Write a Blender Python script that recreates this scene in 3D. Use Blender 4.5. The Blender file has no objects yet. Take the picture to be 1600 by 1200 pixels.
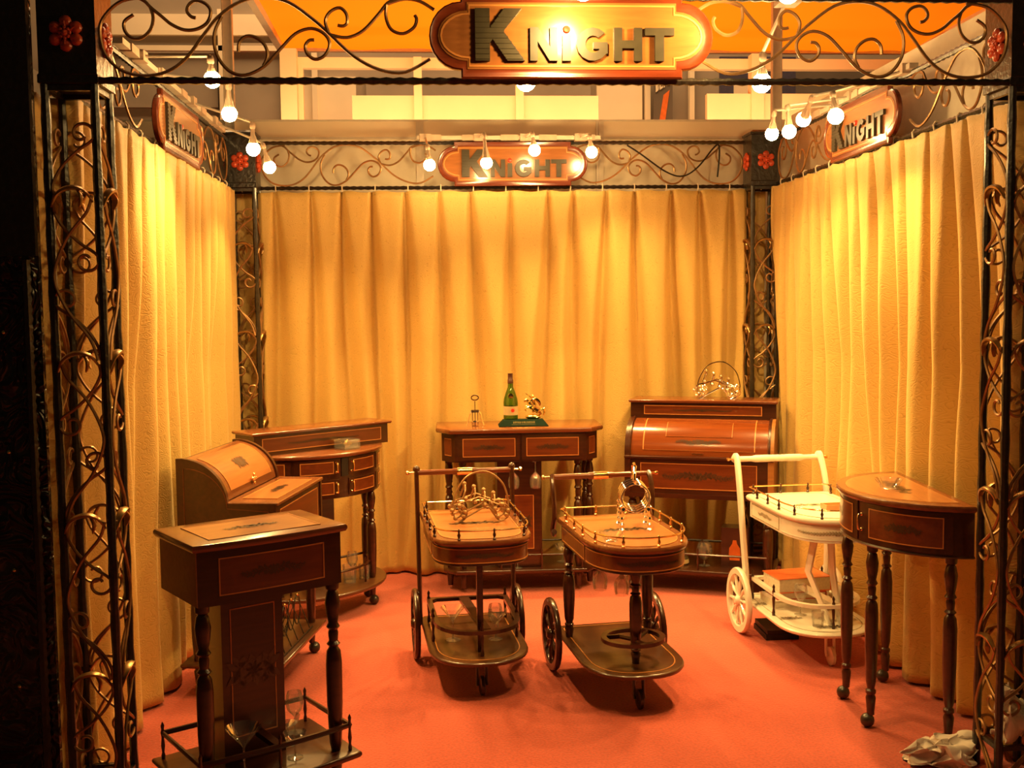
import bpy, math, random
from mathutils import Vector, Matrix, noise
random.seed(7)
PI = math.pi
S = bpy.context.scene
COL = S.collection

# ------------------------------------------------------------------ camera
F_PX, CX, CY, CZ, YAW, PIT, ROL = 1690.0, -.3627, -5.6443, 1.4150, .0679, .0725, .0118
fw = Vector((math.sin(YAW)*math.cos(PIT), math.cos(YAW)*math.cos(PIT), -math.sin(PIT)))
rt = Vector((math.cos(YAW), -math.sin(YAW), 0)); up = rt.cross(fw)
R_ = math.cos(ROL)*rt - math.sin(ROL)*up
U_ = math.sin(ROL)*rt + math.cos(ROL)*up
cam = bpy.data.cameras.new('camera'); cam.sensor_width = 36; cam.lens = F_PX/1600*36
cam.clip_start = .05; cam.clip_end = 100
co = bpy.data.objects.new('camera', cam); COL.objects.link(co)
co.matrix_world = Matrix(((R_.x, U_.x, -fw.x, CX), (R_.y, U_.y, -fw.y, CY), (R_.z, U_.z, -fw.z, CZ), (0, 0, 0, 1)))
S.camera = co
# ------------------------------------------------------------------ world, hall light, exposure
W = bpy.data.worlds.new('hall_air'); S.world = W; W.use_nodes = True
W.node_tree.nodes['Background'].inputs[0].default_value = (1, .62, .28, 1)
W.node_tree.nodes['Background'].inputs[1].default_value = .02
S.view_settings.view_transform = 'Standard'; S.view_settings.look = 'None'
S.view_settings.exposure = -0.06; S.view_settings.gamma = 1; S.view_settings.use_curve_mapping = False
WARM = (1, .60, .18)
def area(name, loc, rot, size, energy, color):
    l = bpy.data.lights.new(name, 'AREA'); l.shape = 'RECTANGLE'; l.size, l.size_y = size
    l.energy = energy; l.color = color
    o = bpy.data.objects.new(name, l); COL.objects.link(o); o.location = loc; o.rotation_euler = rot
    return o
area('hall_ceiling_light', (.3, 1.9, 5.8), (0, 0, 0), (6, 1.2), 330, (1, .60, .25))
area('stand_strip_light', (.3, .62, 2.36), (math.radians(115), 0, 0), (3.6, .08), 34, (1, .58, .20))   # strip lamp behind the back wall
SPOT_W = 62.0
BULB_E = 150.0

# ------------------------------------------------------------------ materials
def newmat(name):
    m = bpy.data.materials.new(name); m.use_nodes = True
    nt = m.node_tree; b = nt.nodes['Principled BSDF']
    return m, nt, b
def setp(b, **k):
    for a, v in k.items():
        a = a.replace('_', ' ')
        if a in b.inputs:
            b.inputs[a].default_value = (*v, 1) if isinstance(v, tuple) and len(v) == 3 else v
def plain(name, col, rough=.5, metal=0, coat=0, var=.12, scale=30, bump=0.0):
    m, nt, b = newmat(name); setp(b, Roughness=rough, Metallic=metal, Coat_Weight=coat, Coat_Roughness=.12)
    tc = nt.nodes.new('ShaderNodeTexCoord'); n = nt.nodes.new('ShaderNodeTexNoise')
    n.inputs['Scale'].default_value = scale; n.inputs['Detail'].default_value = 3
    nt.links.new(tc.outputs['Object'], n.inputs['Vector'])
    r = nt.nodes.new('ShaderNodeValToRGB')
    r.color_ramp.elements[0].position = .3; r.color_ramp.elements[1].position = .7
    r.color_ramp.elements[0].color = (*[c*(1-var) for c in col], 1)
    r.color_ramp.elements[1].color = (*[min(1, c*(1+var)) for c in col], 1)
    nt.links.new(n.outputs['Fac'], r.inputs[0]); nt.links.new(r.outputs[0], b.inputs['Base Color'])
    if bump:
        bp = nt.nodes.new('ShaderNodeBump'); bp.inputs['Strength'].default_value = bump; bp.inputs['Distance'].default_value = .01
        nt.links.new(n.outputs['Fac'], bp.inputs['Height']); nt.links.new(bp.outputs[0], b.inputs['Normal'])
    return m
def wood(name, c1, c2, rough=.3, coat=.6, stretch=(3, 40, 40)):
    m, nt, b = newmat(name); setp(b, Roughness=rough, Coat_Weight=coat, Coat_Roughness=.15)
    tc = nt.nodes.new('ShaderNodeTexCoord'); mp = nt.nodes.new('ShaderNodeMapping')
    mp.inputs['Scale'].default_value = stretch
    n = nt.nodes.new('ShaderNodeTexNoise'); n.inputs['Scale'].default_value = 1.6; n.inputs['Detail'].default_value = 5; n.inputs['Distortion'].default_value = .6
    r = nt.nodes.new('ShaderNodeValToRGB'); r.color_ramp.elements[0].position = .3; r.color_ramp.elements[1].position = .72
    r.color_ramp.elements[0].color = (*c1, 1); r.color_ramp.elements[1].color = (*c2, 1)
    nt.links.new(tc.outputs['Object'], mp.inputs[0]); nt.links.new(mp.outputs[0], n.inputs['Vector'])
    nt.links.new(n.outputs['Fac'], r.inputs[0]); nt.links.new(r.outputs[0], b.inputs['Base Color'])
    return m
M = {}
M['wood'] = wood('mahogany', (.030, .007, .003), (.058, .014, .005), rough=.28, coat=.35)
M['veneer'] = wood('red_veneer', (.105, .021, .0045), (.16, .034, .0075))
M['top'] = wood('top_veneer', (.13, .036, .011), (.20, .060, .018), rough=.27)
M['field'] = wood('field_veneer', (.30, .105, .032), (.42, .155, .050), rough=.30)
M['lidwood'] = wood('lid_veneer', (.15, .032, .007), (.21, .050, .010), rough=.20, coat=.9)
M['line'] = plain('inlay_line', (.55, .22, .06), .35, coat=.5)
M['marq'] = plain('marquetry', (.06, .028, .014), .35, coat=.5)
M['shelf'] = wood('shaded_shelf_veneer', (.055, .018, .006), (.095, .032, .010), rough=.30, coat=.4)  # darkened veneer: shade from the trays and cases above put into the colour
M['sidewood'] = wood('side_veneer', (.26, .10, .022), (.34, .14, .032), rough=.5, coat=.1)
M['brass'] = plain('brass', (.85, .58, .26), .2, metal=1)
M['silver'] = plain('chrome', (.92, .88, .82), .08, metal=1)
M['gold'] = plain('gold', (.95, .70, .28), .16, metal=1)
M['white'] = plain('white_lacquer', (.82, .78, .68), .35, coat=.4, var=.03)
M['wdec'] = plain('painted_garland', (.42, .36, .25), .4, var=.3, scale=60)
M['wrose'] = plain('painted_rose', (.70, .38, .28), .4, var=.3, scale=60)
M['iron'] = plain('black_iron', (.016, .012, .010), .38, coat=.3, var=.4, scale=60, bump=.35)
M['bronze'] = plain('bronze_scroll', (.36, .20, .085), .40, metal=.55, var=.25)
M['leafm'] = plain('gilt_leaf', (.42, .24, .09), .32, metal=.8, var=.3)
M['flower'] = plain('red_flower', (.55, .07, .025), .35, coat=.4, var=.25)
M['alu'] = plain('aluminium', (.68, .60, .50), .45, metal=.1, var=.05)
M['panelw'] = plain('white_panel', (.80, .72, .58), .6, var=.03)
M['panelp'] = plain('pale_panel', (.84, .70, .52), .6, var=.04, scale=4)
M['panelg'] = plain('grey_panel', (.30, .24, .19), .7, var=.1, scale=3)
M['paneld'] = plain('dark_panel', (.12, .09, .07), .7, var=.15, scale=3)
M['orange'] = plain('orange_cloth', (.95, .27, .012), .75, var=.05, scale=2)
def cloth_trans():
    m, nt, b = newmat('orange_cloth_backlit'); setp(b, Base_Color=(.95, .25, .008), Roughness=.8)
    tl = nt.nodes.new('ShaderNodeBsdfTranslucent'); tl.inputs[0].default_value = (1, .27, .008, 1)
    n = nt.nodes.new('ShaderNodeTexNoise'); n.inputs['Scale'].default_value = 1.5
    mx = nt.nodes.new('ShaderNodeMixShader'); mx.inputs[0].default_value = .6
    nt.links.new(b.outputs[0], mx.inputs[1]); nt.links.new(tl.outputs[0], mx.inputs[2]); nt.links.new(mx.outputs[0], nt.nodes['Material Output'].inputs[0])
    return m
M['orange'] = cloth_trans()
M['signw'] = wood('sign_wood', (.24, .085, .024), (.34, .125, .036), rough=.22, coat=.8, stretch=(4, 30, 30))
M['signb'] = wood('sign_border', (.11, .018, .006), (.17, .030, .010), rough=.25, coat=.8, stretch=(4, 30, 30))
M['letter'] = plain('letter_dark', (.034, .027, .015), .4, var=.2)
M['red'] = plain('red_dot', (.70, .04, .02), .35)
M['black'] = plain('black_plastic', (.012, .011, .010), .45)
M['rubber'] = plain('dark_wheel', (.03, .02, .014), .4, coat=.3)
M['plast'] = plain('lamp_plastic', (.55, .42, .32), .45)
M['green'] = plain('green_baize', (.006, .017, .011), .55, var=.2)
setp(M['green'].node_tree.nodes['Principled BSDF'], Roughness=.85, Specular_IOR_Level=.08)
M['label'] = plain('paper_label', (.55, .42, .22), .6)
M['bookc'] = plain('orange_cover', (.85, .20, .06), .35, coat=.4, var=.05)
M['bookw'] = plain('white_cover', (.78, .72, .62), .4, var=.05)
M['bookr'] = plain('red_cover', (.45, .04, .03), .4)
M['page'] = plain('pages', (.72, .66, .52), .8, var=.1, scale=90)
M['tissue'] = plain('tissue', (.80, .72, .66), .85, var=.04)
M['boxred'] = plain('box_dark_red', (.06, .016, .010), .4, coat=.4)
M['amber'] = plain('amber_print', (.75, .16, .03), .4)
M['bluep'] = plain('blue_print', (.05, .045, .09), .6)
def carpet():
    m, nt, b = newmat('red_carpet'); setp(b, Roughness=.95, Sheen_Weight=.25, Sheen_Roughness=.6)
    tc = nt.nodes.new('ShaderNodeTexCoord')
    n1 = nt.nodes.new('ShaderNodeTexNoise'); n1.inputs['Scale'].default_value = 2.2; n1.inputs['Detail'].default_value = 6
    n2 = nt.nodes.new('ShaderNodeTexNoise'); n2.inputs['Scale'].default_value = 110; n2.inputs['Detail'].default_value = 2
    r = nt.nodes.new('ShaderNodeValToRGB'); r.color_ramp.elements[0].position = .3; r.color_ramp.elements[1].position = .7
    r.color_ramp.elements[0].color = (.44, .055, .025, 1); r.color_ramp.elements[1].color = (.54, .074, .034, 1)
    mx = nt.nodes.new('ShaderNodeMix'); mx.data_type = 'RGBA'; mx.blend_type = 'MULTIPLY'; mx.inputs['Factor'].default_value = .55
    r2 = nt.nodes.new('ShaderNodeValToRGB'); r2.color_ramp.elements[0].color = (.55, .5, .5, 1); r2.color_ramp.elements[1].color = (1, 1, 1, 1)
    r2.color_ramp.elements[0].position = .35; r2.color_ramp.elements[1].position = .6
    nt.links.new(tc.outputs['Object'], n1.inputs['Vector']); nt.links.new(tc.outputs['Object'], n2.inputs['Vector'])
    nt.links.new(n1.outputs['Fac'], r.inputs[0]); nt.links.new(n2.outputs['Fac'], r2.inputs[0])
    nt.links.new(r.outputs[0], mx.inputs['A']); nt.links.new(r2.outputs[0], mx.inputs['B'])
    nt.links.new(mx.outputs['Result'], b.inputs['Base Color'])
    bp = nt.nodes.new('ShaderNodeBump'); bp.inputs['Strength'].default_value = .5; bp.inputs['Distance'].default_value = .006
    nt.links.new(n2.outputs['Fac'], bp.inputs['Height']); nt.links.new(bp.outputs[0], b.inputs['Normal'])
    return m
M['carpet'] = carpet()
def curtain_mat():
    m, nt, b = newmat('gold_damask'); setp(b, Roughness=.62, Sheen_Weight=.3, Sheen_Roughness=.4, Sheen_Tint=(1, .8, .5))
    tc = nt.nodes.new('ShaderNodeTexCoord')
    n1 = nt.nodes.new('ShaderNodeTexNoise'); n1.inputs['Scale'].default_value = 26; n1.inputs['Detail'].default_value = 1
    mu = nt.nodes.new('ShaderNodeMath'); mu.operation = 'MULTIPLY'; mu.inputs[1].default_value = 34
    sn = nt.nodes.new('ShaderNodeMath'); sn.operation = 'SINE'
    ab = nt.nodes.new('ShaderNodeMath'); ab.operation = 'ABSOLUTE'
    pw = nt.nodes.new('ShaderNodeMath'); pw.operation = 'POWER'; pw.inputs[1].default_value = .5
    nt.links.new(tc.outputs['UV'], n1.inputs['Vector']); nt.links.new(n1.outputs['Fac'], mu.inputs[0])
    nt.links.new(mu.outputs[0], sn.inputs[0]); nt.links.new(sn.outputs[0], ab.inputs[0]); nt.links.new(ab.outputs[0], pw.inputs[0])
    r = nt.nodes.new('ShaderNodeValToRGB'); r.color_ramp.elements[0].color = (.44, .275, .075, 1); r.color_ramp.elements[1].color = (.63, .415, .13, 1)
    r.color_ramp.elements[1].position = .55
    nt.links.new(pw.outputs[0], r.inputs[0]); nt.links.new(r.outputs[0], b.inputs['Base Color'])
    bp = nt.nodes.new('ShaderNodeBump'); bp.inputs['Strength'].default_value = .22; bp.inputs['Distance'].default_value = .004
    nt.links.new(pw.outputs[0], bp.inputs['Height']); nt.links.new(bp.outputs[0], b.inputs['Normal'])
    return m
M['curtain'] = curtain_mat()
def relief_mat():
    m, nt, b = newmat('embossed_black'); setp(b, Base_Color=(.022, .016, .012), Roughness=.26, Coat_Weight=.4)
    tc = nt.nodes.new('ShaderNodeTexCoord'); n1 = nt.nodes.new('ShaderNodeTexNoise')
    n1.inputs['Scale'].default_value = 9; n1.inputs['Detail'].default_value = 2; n1.inputs['Distortion'].default_value = 1.6
    mu = nt.nodes.new('ShaderNodeMath'); mu.operation = 'MULTIPLY'; mu.inputs[1].default_value = 22
    sn = nt.nodes.new('ShaderNodeMath'); sn.operation = 'SINE'
    bp = nt.nodes.new('ShaderNodeBump'); bp.inputs['Strength'].default_value = .9; bp.inputs['Distance'].default_value = .02
    nt.links.new(tc.outputs['Object'], n1.inputs['Vector']); nt.links.new(n1.outputs['Fac'], mu.inputs[0]); nt.links.new(mu.outputs[0], sn.inputs[0])
    nt.links.new(sn.outputs[0], bp.inputs['Height']); nt.links.new(bp.outputs[0], b.inputs['Normal'])
    return m
M['relief'] = relief_mat()
def glass_mat(name, tint, fac=.10):
    m, nt, b = newmat(name); nt.nodes.remove(b)
    out = nt.nodes['Material Output']
    tr = nt.nodes.new('ShaderNodeBsdfTransparent'); tr.inputs[0].default_value = (*tint, 1)
    gl = nt.nodes.new('ShaderNodeBsdfGlossy'); gl.inputs['Roughness'].default_value = .03
    lw = nt.nodes.new('ShaderNodeLayerWeight'); lw.inputs['Blend'].default_value = .35
    ad = nt.nodes.new('ShaderNodeMath'); ad.operation = 'MULTIPLY_ADD'; ad.inputs[1].default_value = .55; ad.inputs[2].default_value = fac; ad.use_clamp = True
    df = nt.nodes.new('ShaderNodeBsdfDiffuse'); df.inputs[0].default_value = (.9*tint[0], .9*tint[1], .9*tint[2], 1)
    m0 = nt.nodes.new('ShaderNodeMixShader'); m0.inputs[0].default_value = .09
    mx = nt.nodes.new('ShaderNodeMixShader')
    nt.links.new(lw.outputs['Fresnel'], ad.inputs[0]); nt.links.new(ad.outputs[0], mx.inputs[0])
    nt.links.new(tr.outputs[0], m0.inputs[1]); nt.links.new(df.outputs[0], m0.inputs[2])
    nt.links.new(m0.outputs[0], mx.inputs[1]); nt.links.new(gl.outputs[0], mx.inputs[2]); nt.links.new(mx.outputs[0], out.inputs[0])
    return m
M['glass'] = glass_mat('clear_glass', (.93, .93, .90))
M['bottle'] = glass_mat('green_glass', (.30, .52, .07), .06)
M['liquor'] = glass_mat('pale_glass', (.85, .78, .55), .12)
def emit(name, col, e):
    m, nt, b = newmat(name); setp(b, Base_Color=col, Emission_Color=col, Emission_Strength=e, Roughness=.2)
    return m
M['bulb'] = emit('lit_bulb', (1, .62, .22), BULB_E)

# ------------------------------------------------------------------ mesh helpers
def crom(pts, n=6, closed=False):
    pts = [Vector(p) for p in pts]; out = []; L = len(pts)
    for i in range(L if closed else L-1):
        if closed: p0, p1, p2, p3 = pts[(i-1) % L], pts[i], pts[(i+1) % L], pts[(i+2) % L]
        else: p0, p1, p2, p3 = pts[max(i-1, 0)], pts[i], pts[i+1], pts[min(i+2, L-1)]
        for k in range(n):
            t = k/n
            out.append(.5*((2*p1)+(p2-p0)*t+(2*p0-5*p1+4*p2-p3)*t*t+(3*p1-p0-3*p2+p3)*t**3))
    if not closed: out.append(pts[-1])
    return out
class MB:
    def __init__(s): s.v = []; s.f = []
    def add(s, vs, fs):
        o = len(s.v); s.v += [tuple(v) for v in vs]; s.f += [tuple(i+o for i in f) for f in fs]; return s
    def box(s, x0, x1, y0, y1, z0, z1):
        return s.add([(x0,y0,z0),(x1,y0,z0),(x1,y1,z0),(x0,y1,z0),(x0,y0,z1),(x1,y0,z1),(x1,y1,z1),(x0,y1,z1)],
                     [(3,2,1,0),(4,5,6,7),(0,1,5,4),(1,2,6,5),(2,3,7,6),(3,0,4,7)])
    def lathe(s, prof, seg=14, c=(0,0,0), axis='z', caps=True):
        vs = []; fs = []
        for r, z in prof:
            for k in range(seg):
                a = 2*PI*k/seg; x, y = r*math.cos(a), r*math.sin(a)
                if axis == 'z': p = (c[0]+x, c[1]+y, c[2]+z)
                elif axis == 'x': p = (c[0]+z, c[1]+x, c[2]+y)
                else: p = (c[0]+y, c[1]+z, c[2]+x)
                vs.append(p)
        n = len(prof)
        for i in range(n-1):
            for k in range(seg):
                k2 = (k+1) % seg; fs.append((i*seg+k, i*seg+k2, (i+1)*seg+k2, (i+1)*seg+k))
        if caps and prof[0][0] > 1e-5: fs.append(tuple(range(seg-1, -1, -1)))
        if caps and prof[-1][0] > 1e-5: fs.append(tuple((n-1)*seg+k for k in range(seg)))
        return s.add(vs, fs)
    def shell(s, prof, seg=14, c=(0,0,0)):      # open lathe, no caps
        vs = []; fs = []; n = len(prof)
        for r, z in prof:
            for k in range(seg): a = 2*PI*k/seg; vs.append((c[0]+r*math.cos(a), c[1]+r*math.sin(a), c[2]+z))
        for i in range(n-1):
            for k in range(seg):
                k2 = (k+1) % seg; fs.append((i*seg+k, i*seg+k2, (i+1)*seg+k2, (i+1)*seg+k))
        return s.add(vs, fs)
    def tube(s, pts, r, seg=6, closed=False, flat=1.0):
        pts = [Vector(p) for p in pts]; L = len(pts); rs = r if isinstance(r, (list, tuple)) else [r]*L
        vs = []; fs = []; N = None
        for i in range(L):
            if closed: t = pts[(i+1) % L]-pts[i-1]
            else: t = pts[min(i+1, L-1)]-pts[max(i-1, 0)]
            if t.length < 1e-9: t = Vector((0, 0, 1))
            t.normalize()
            if N is None:
                N = t.orthogonal()
                for ax in ((0, 0, 1), (0, 1, 0), (1, 0, 0)):
                    a = Vector(ax)
                    if abs(a.dot(t)) < .7: N = a-t*a.dot(t); break
            else: N = N-t*N.dot(t)
            if N.length < 1e-6: N = t.orthogonal()
            N.normalize(); B = t.cross(N)
            for k in range(seg):
                a = 2*PI*(k+.5)/seg; vs.append(pts[i]+N*(rs[i]*math.cos(a))+B*(rs[i]*flat*math.sin(a)))
        for i in range(L if closed else L-1):
            j = (i+1) % L
            for k in range(seg):
                k2 = (k+1) % seg; fs.append((i*seg+k, i*seg+k2, j*seg+k2, j*seg+k))
        if not closed: fs += [tuple(range(seg-1, -1, -1)), tuple((L-1)*seg+k for k in range(seg))]
        return s.add(vs, fs)
    def sphere(s, c, r, seg=10, rings=6, sc=(1, 1, 1)):
        vs = []; fs = []
        for i in range(rings+1):
            th = PI*i/rings
            for k in range(seg):
                a = 2*PI*k/seg
                vs.append((c[0]+r*sc[0]*math.sin(th)*math.cos(a), c[1]+r*sc[1]*math.sin(th)*math.sin(a), c[2]-r*sc[2]*math.cos(th)))
        for i in range(rings):
            for k in range(seg):
                k2 = (k+1) % seg; fs.append((i*seg+k, i*seg+k2, (i+1)*seg+k2, (i+1)*seg+k))
        return s.add(vs, fs)
    def layers(s, outline, lay):     # outline ccw [(x,y)], lay [(outward offset, z)]
        n = len(outline); vs = []; fs = []; nr = []
        for i in range(n):
            p, q, r_ = Vector(outline[i-1]), Vector(outline[i]), Vector(outline[(i+1) % n])
            a = (q-p).normalized(); b = (r_-q).normalized()
            na = Vector((a.y, -a.x)); nb = Vector((b.y, -b.x)); m = na+nb
            m = m/max(.3, m.dot(na)) if m.length > 1e-6 else na
            nr.append(m)
        for off, z in lay:
            for i in range(n): vs.append((outline[i][0]+nr[i].x*off, outline[i][1]+nr[i].y*off, z))
        for j in range(len(lay)-1):
            for i in range(n):
                k = (i+1) % n; fs.append((j*n+i, j*n+k, (j+1)*n+k, (j+1)*n+i))
        fs.append(tuple(range(n-1, -1, -1))); fs.append(tuple((len(lay)-1)*n+i for i in range(n)))
        return s.add(vs, fs)
    def ring(s, outer, inner, z0, z1):   # flat frame between two outlines with the same count
        n = len(outer); vs = [(*p, z0) for p in outer]+[(*p, z1) for p in outer]+[(*p, z0) for p in inner]+[(*p, z1) for p in inner]
        fs = []
        for i in range(n):
            k = (i+1) % n
            fs += [(i, k, n+k, n+i), (n+i, n+k, 3*n+k, 3*n+i), (2*n+k, 2*n+i, 3*n+i, 3*n+k), (k, i, 2*n+i, 2*n+k)]
        return s.add(vs, fs)
    def xf(s, mat): s.v = [tuple(mat @ Vector(v)) for v in s.v]; return s
    def slab(s, fn, u0, u1, v0, v1, d0, d1, nu=1, nv=1):     # mapped thin slab
        vs = []; fs = []
        for d in (d0, d1):
            for j in range(nv+1):
                for i in range(nu+1): vs.append(fn(u0+(u1-u0)*i/nu, v0+(v1-v0)*j/nv, d))
        n = (nu+1)*(nv+1); w = nu+1
        for j in range(nv):
            for i in range(nu):
                a = j*w+i; fs += [(n+a, n+a+1, n+a+w+1, n+a+w), (a+w, a+w+1, a+1, a)]
        for i in range(nu):
            fs += [(i, i+1, n+i+1, n+i), (nv*w+i+1, nv*w+i, n+nv*w+i, n+nv*w+i+1)]
        for j in range(nv):
            fs += [((j+1)*w, j*w, n+j*w, n+(j+1)*w), (j*w+nu, (j+1)*w+nu, n+(j+1)*w+nu, n+j*w+nu)]
        return s.add(vs, fs)
    def mesh(s, name, mat, smooth=True, ang=38):
        me = bpy.data.meshes.new(name); me.from_pydata(s.v, [], s.f)
        me.materials.append(M[mat]); me.validate()
        if smooth:
            me.polygons.foreach_set('use_smooth', [True]*len(me.polygons))
            me.set_sharp_from_angle(angle=math.radians(ang))
        me.update(); return me
    def build(s, name, mat, parent=None, smooth=True, ang=38):
        return link(name, s.mesh(name, mat, smooth, ang), parent)
def link(name, me, parent=None, loc=None, rot=None):
    o = bpy.data.objects.new(name, me); COL.objects.link(o)
    if parent: o.parent = parent
    if loc is not None: o.location = loc
    if rot is not None: o.rotation_euler = rot
    return o
def thing(name, label, cat, loc=(0, 0, 0), rz=0, group=None):
    o = bpy.data.objects.new(name, None); COL.objects.link(o); o.empty_display_size = .1
    o.location = loc; o.rotation_euler = (0, 0, rz); return tag(o, label, cat, group)
def tag(o, label, cat, group=None):
    o['label'] = label; o['category'] = cat
    if group: o['group'] = group
    return o
def struct(o): o['kind'] = 'structure'; return o
def copy_tree(o, parent=None, deep=0):
    c = o.copy(); COL.objects.link(c); c.parent = parent
    if deep < 3:
        for ch in list(o.children): copy_tree(ch, c, deep+1)
    return c
def place(o, parent, lx, ly, lz, rz=0):      # world placement from a thing's local frame
    a = parent.rotation_euler[2]; c, s = math.cos(a), math.sin(a)
    o.location = (parent.location[0]+c*lx-s*ly, parent.location[1]+s*lx+c*ly, parent.location[2]+lz)
    o.rotation_euler = (0, 0, a+rz); return o

# ================================================================== THE PLACE
X_IN, PS, DEP, HL, HH = 1.25, .15, 2.667, 2.023, .227
XO = X_IN+PS; HT = HL+HH
struct(MB().box(-3.6, 4.2, -6.5, 3.4, -.05, 0).build('floor', 'carpet', smooth=False))
# shell-scheme wall behind the booth: panels, fascia, uprights
WY = .16
wb = struct(MB().box(-3.2, 3.6, WY, WY+.02, 0, 2.30).build('wall_back', 'panelw', smooth=False))
for xa, xb in ((-3.19, -1.44), (-1.40, -.46), (-.42, .495), (.535, 1.45), (1.49, 3.59)):
    MB().box(xa, xb, WY-.012, WY, 2.305, 2.385).build('fascia_board', 'panelp', wb, smooth=False)
MB().box(-3.2, 3.6, WY-.016, WY+.03, 2.295, 2.305).build('fascia_rail', 'alu', wb, smooth=False)
MB().box(-3.2, 3.6, WY-.016, WY+.03, 2.385, 2.395).build('fascia_rail', 'alu', wb, smooth=False)
for x in (-.44, .515):
    m = MB(); m.box(x-.02, x+.02, WY-.02, WY, 0, 2.385); m.box(x-.006, x+.006, WY-.026, WY-.02, 0, 2.385)
    m.build('wall_stud', 'alu', wb, smooth=False)
for x in (-1.42, 1.47):
    m = MB(); m.box(x-.02, x+.02, WY-.03, WY, 0, 3.3); m.box(x-.026, x-.02, WY-.036, WY, 0, 3.3); m.box(x+.02, x+.026, WY-.036, WY, 0, 3.3)
    m.build('upright', 'alu', wb, smooth=False)
# outer side walls of the shell scheme
struct(MB().box(1.56, 1.58, -2.9, WY, 0, 2.42).build('wall_right', 'panelw', smooth=False))
struct(MB().box(-1.58, -1.56, -2.6, WY, 0, 2.14).build('wall_left', 'paneld', smooth=False))

# neighbouring stand and hall behind
st = thing('exhibition_stand', 'neighbouring stand of pale beams and grey panels seen over the back wall', 'stand', (0, 1.2, 0))
MB().box(-.867, .667, 0, .05, 2.55, 2.72).build('bright_fascia', 'panelp', st, smooth=False)
MB().box(1.36, 2.4, 0, .05, 2.55, 2.735).build('bright_fascia', 'panelp', st, smooth=False)
for xa in (-.46, .17):
    MB().box(xa-.025, xa+.025, -.03, .0, 2.2, 2.95).build('upright', 'panelp', st, smooth=False)
MB().box(-1.30, -1.20, -.02, .06, 2.2, 3.0).build('upright', 'panelp', st, smooth=False)
MB().box(1.64, 1.72, -.02, .06, 2.2, 2.98).build('upright', 'panelp', st, smooth=False)
MB().box(-1.23, 3.2, .06, .12, 2.90, 2.965).build('cross_beam', 'panelp', st, smooth=False)
MB().box(-1.22, -1.17, .06, .10, 2.2, 2.9).build('thin_post', 'panelp', st, smooth=False)
hw = struct(MB().box(-6, 7, 3.2, 3.3, 0, 6.2).build('wall_hall', 'panelg', smooth=False))
for xa, xb, za, zb, mt in ((-3.3, -2.06, 3.0, 3.42, 'panelg'), (-1.98, -1.56, 2.6, 3.50, 'panelg'), (-3.3, -1.56, 3.56, 3.72, 'panelp'),
                           (-1.52, -.98, 2.6, 3.24, 'panelp'), (-.9, .9, 2.6, 3.24, 'panelg'), (.95, 1.32, 2.6, 3.24, 'panelp'),
                           (1.75, 2.28, 2.6, 3.3, 'panelg'), (2.32, 4.2, 2.6, 3.35, 'paneld')):
    MB().box(xa, xb, 3.16, 3.2, za, zb).build('hall_panel', mt, hw, smooth=False)
for x in (-2.02, -1.3, -1.54, 1.36, 1.72): MB().box(x-.02, x+.02, 3.12, 3.18, 2.4, 3.75).build('frame_post', 'panelp', hw, smooth=False)
MB().box(-3.3, -1.5, 3.12, 3.16, 3.43, 3.47).build('frame_rail', 'panelp', hw, smooth=False)
# framed poster with slanted lettering, and the sign with a letter P
po = thing('hall_poster', 'narrow dark poster with slanted lettering between pale posts in the hall', 'poster', (1.47, 3.05, 0))
MB().box(-.075, .075, 0, .02, 0, 3.36).build('backing', 'paneld', po, smooth=False)
MB().add([(-.05, -.004, 2.78), (.0, -.004, 2.78), (.05, -.004, 3.12), (.0, -.004, 3.08)], [(0, 1, 2, 3)]).build('orange_figure', 'amber', po, smooth=False)
ps_ = thing('hall_sign', 'dark blue hall sign with a large pale letter behind the right fascia', 'sign', (2.05, 2.9, 0))
MB().box(-.16, .45, 0, .03, 0, 3.35).build('backing', 'bluep', ps_, smooth=False)
def poly(mb, pts, y0, y1):     # extruded polygon in the xz plane, front face at y0
    n = len(pts); vs = [(p[0], y0, p[1]) for p in pts]+[(p[0], y1, p[1]) for p in pts]
    fs = [tuple(range(n)), tuple(range(2*n-1, n-1, -1))]+[(i, n+i, n+(i+1) % n, (i+1) % n) for i in range(n)]
    return mb.add(vs, fs)
def arc(cx, cy, rx, ry, a0, a1, n=12):
    return [(cx+rx*math.cos(a0+(a1-a0)*i/n), cy+ry*math.sin(a0+(a1-a0)*i/n)) for i in range(n+1)]
LET = {}
LET['K'] = [(0,0),(.30,0),(.30,.34),(.36,.41),(.66,0),(1.02,0),(.58,.57),(.96,1),(.60,1),(.30,.62),(.30,1),(0,1)]
LET['N'] = [(0,0),(.24,0),(.24,.58),(.62,0),(.88,0),(.88,1),(.64,1),(.64,.42),(.26,1),(0,1)]
LET['I'] = [(0,0),(.26,0),(.26,.78),(0,.78)]
LET['H'] = [(0,0),(.25,0),(.25,.38),(.62,.38),(.62,0),(.87,0),(.87,1),(.62,1),(.62,.62),(.25,.62),(.25,1),(0,1)]
LET['T'] = [(.29,0),(.55,0),(.55,.77),(.84,.77),(.84,1),(0,1),(0,.77),(.29,.77)]
LET['G'] = arc(.46,.5,.46,.5,.75,2*PI-.62)+[(.88,.22),(.88,.56),(.48,.56),(.48,.36),(.64,.36),(.64,.30)]+arc(.47,.5,.22,.26,2*PI-.75,.85)
LET['P'] = [(0,0),(.26,0),(.26,.38),(.5,.38)]+arc(.5,.69,.36,.31,-PI/2,PI/2)+[(0,1)]
LET['E'] = [(0,0),(.7,0),(.7,.2),(.24,.2),(.24,.4),(.62,.4),(.62,.6),(.24,.6),(.24,.8),(.7,.8),(.7,1),(0,1)]
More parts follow.
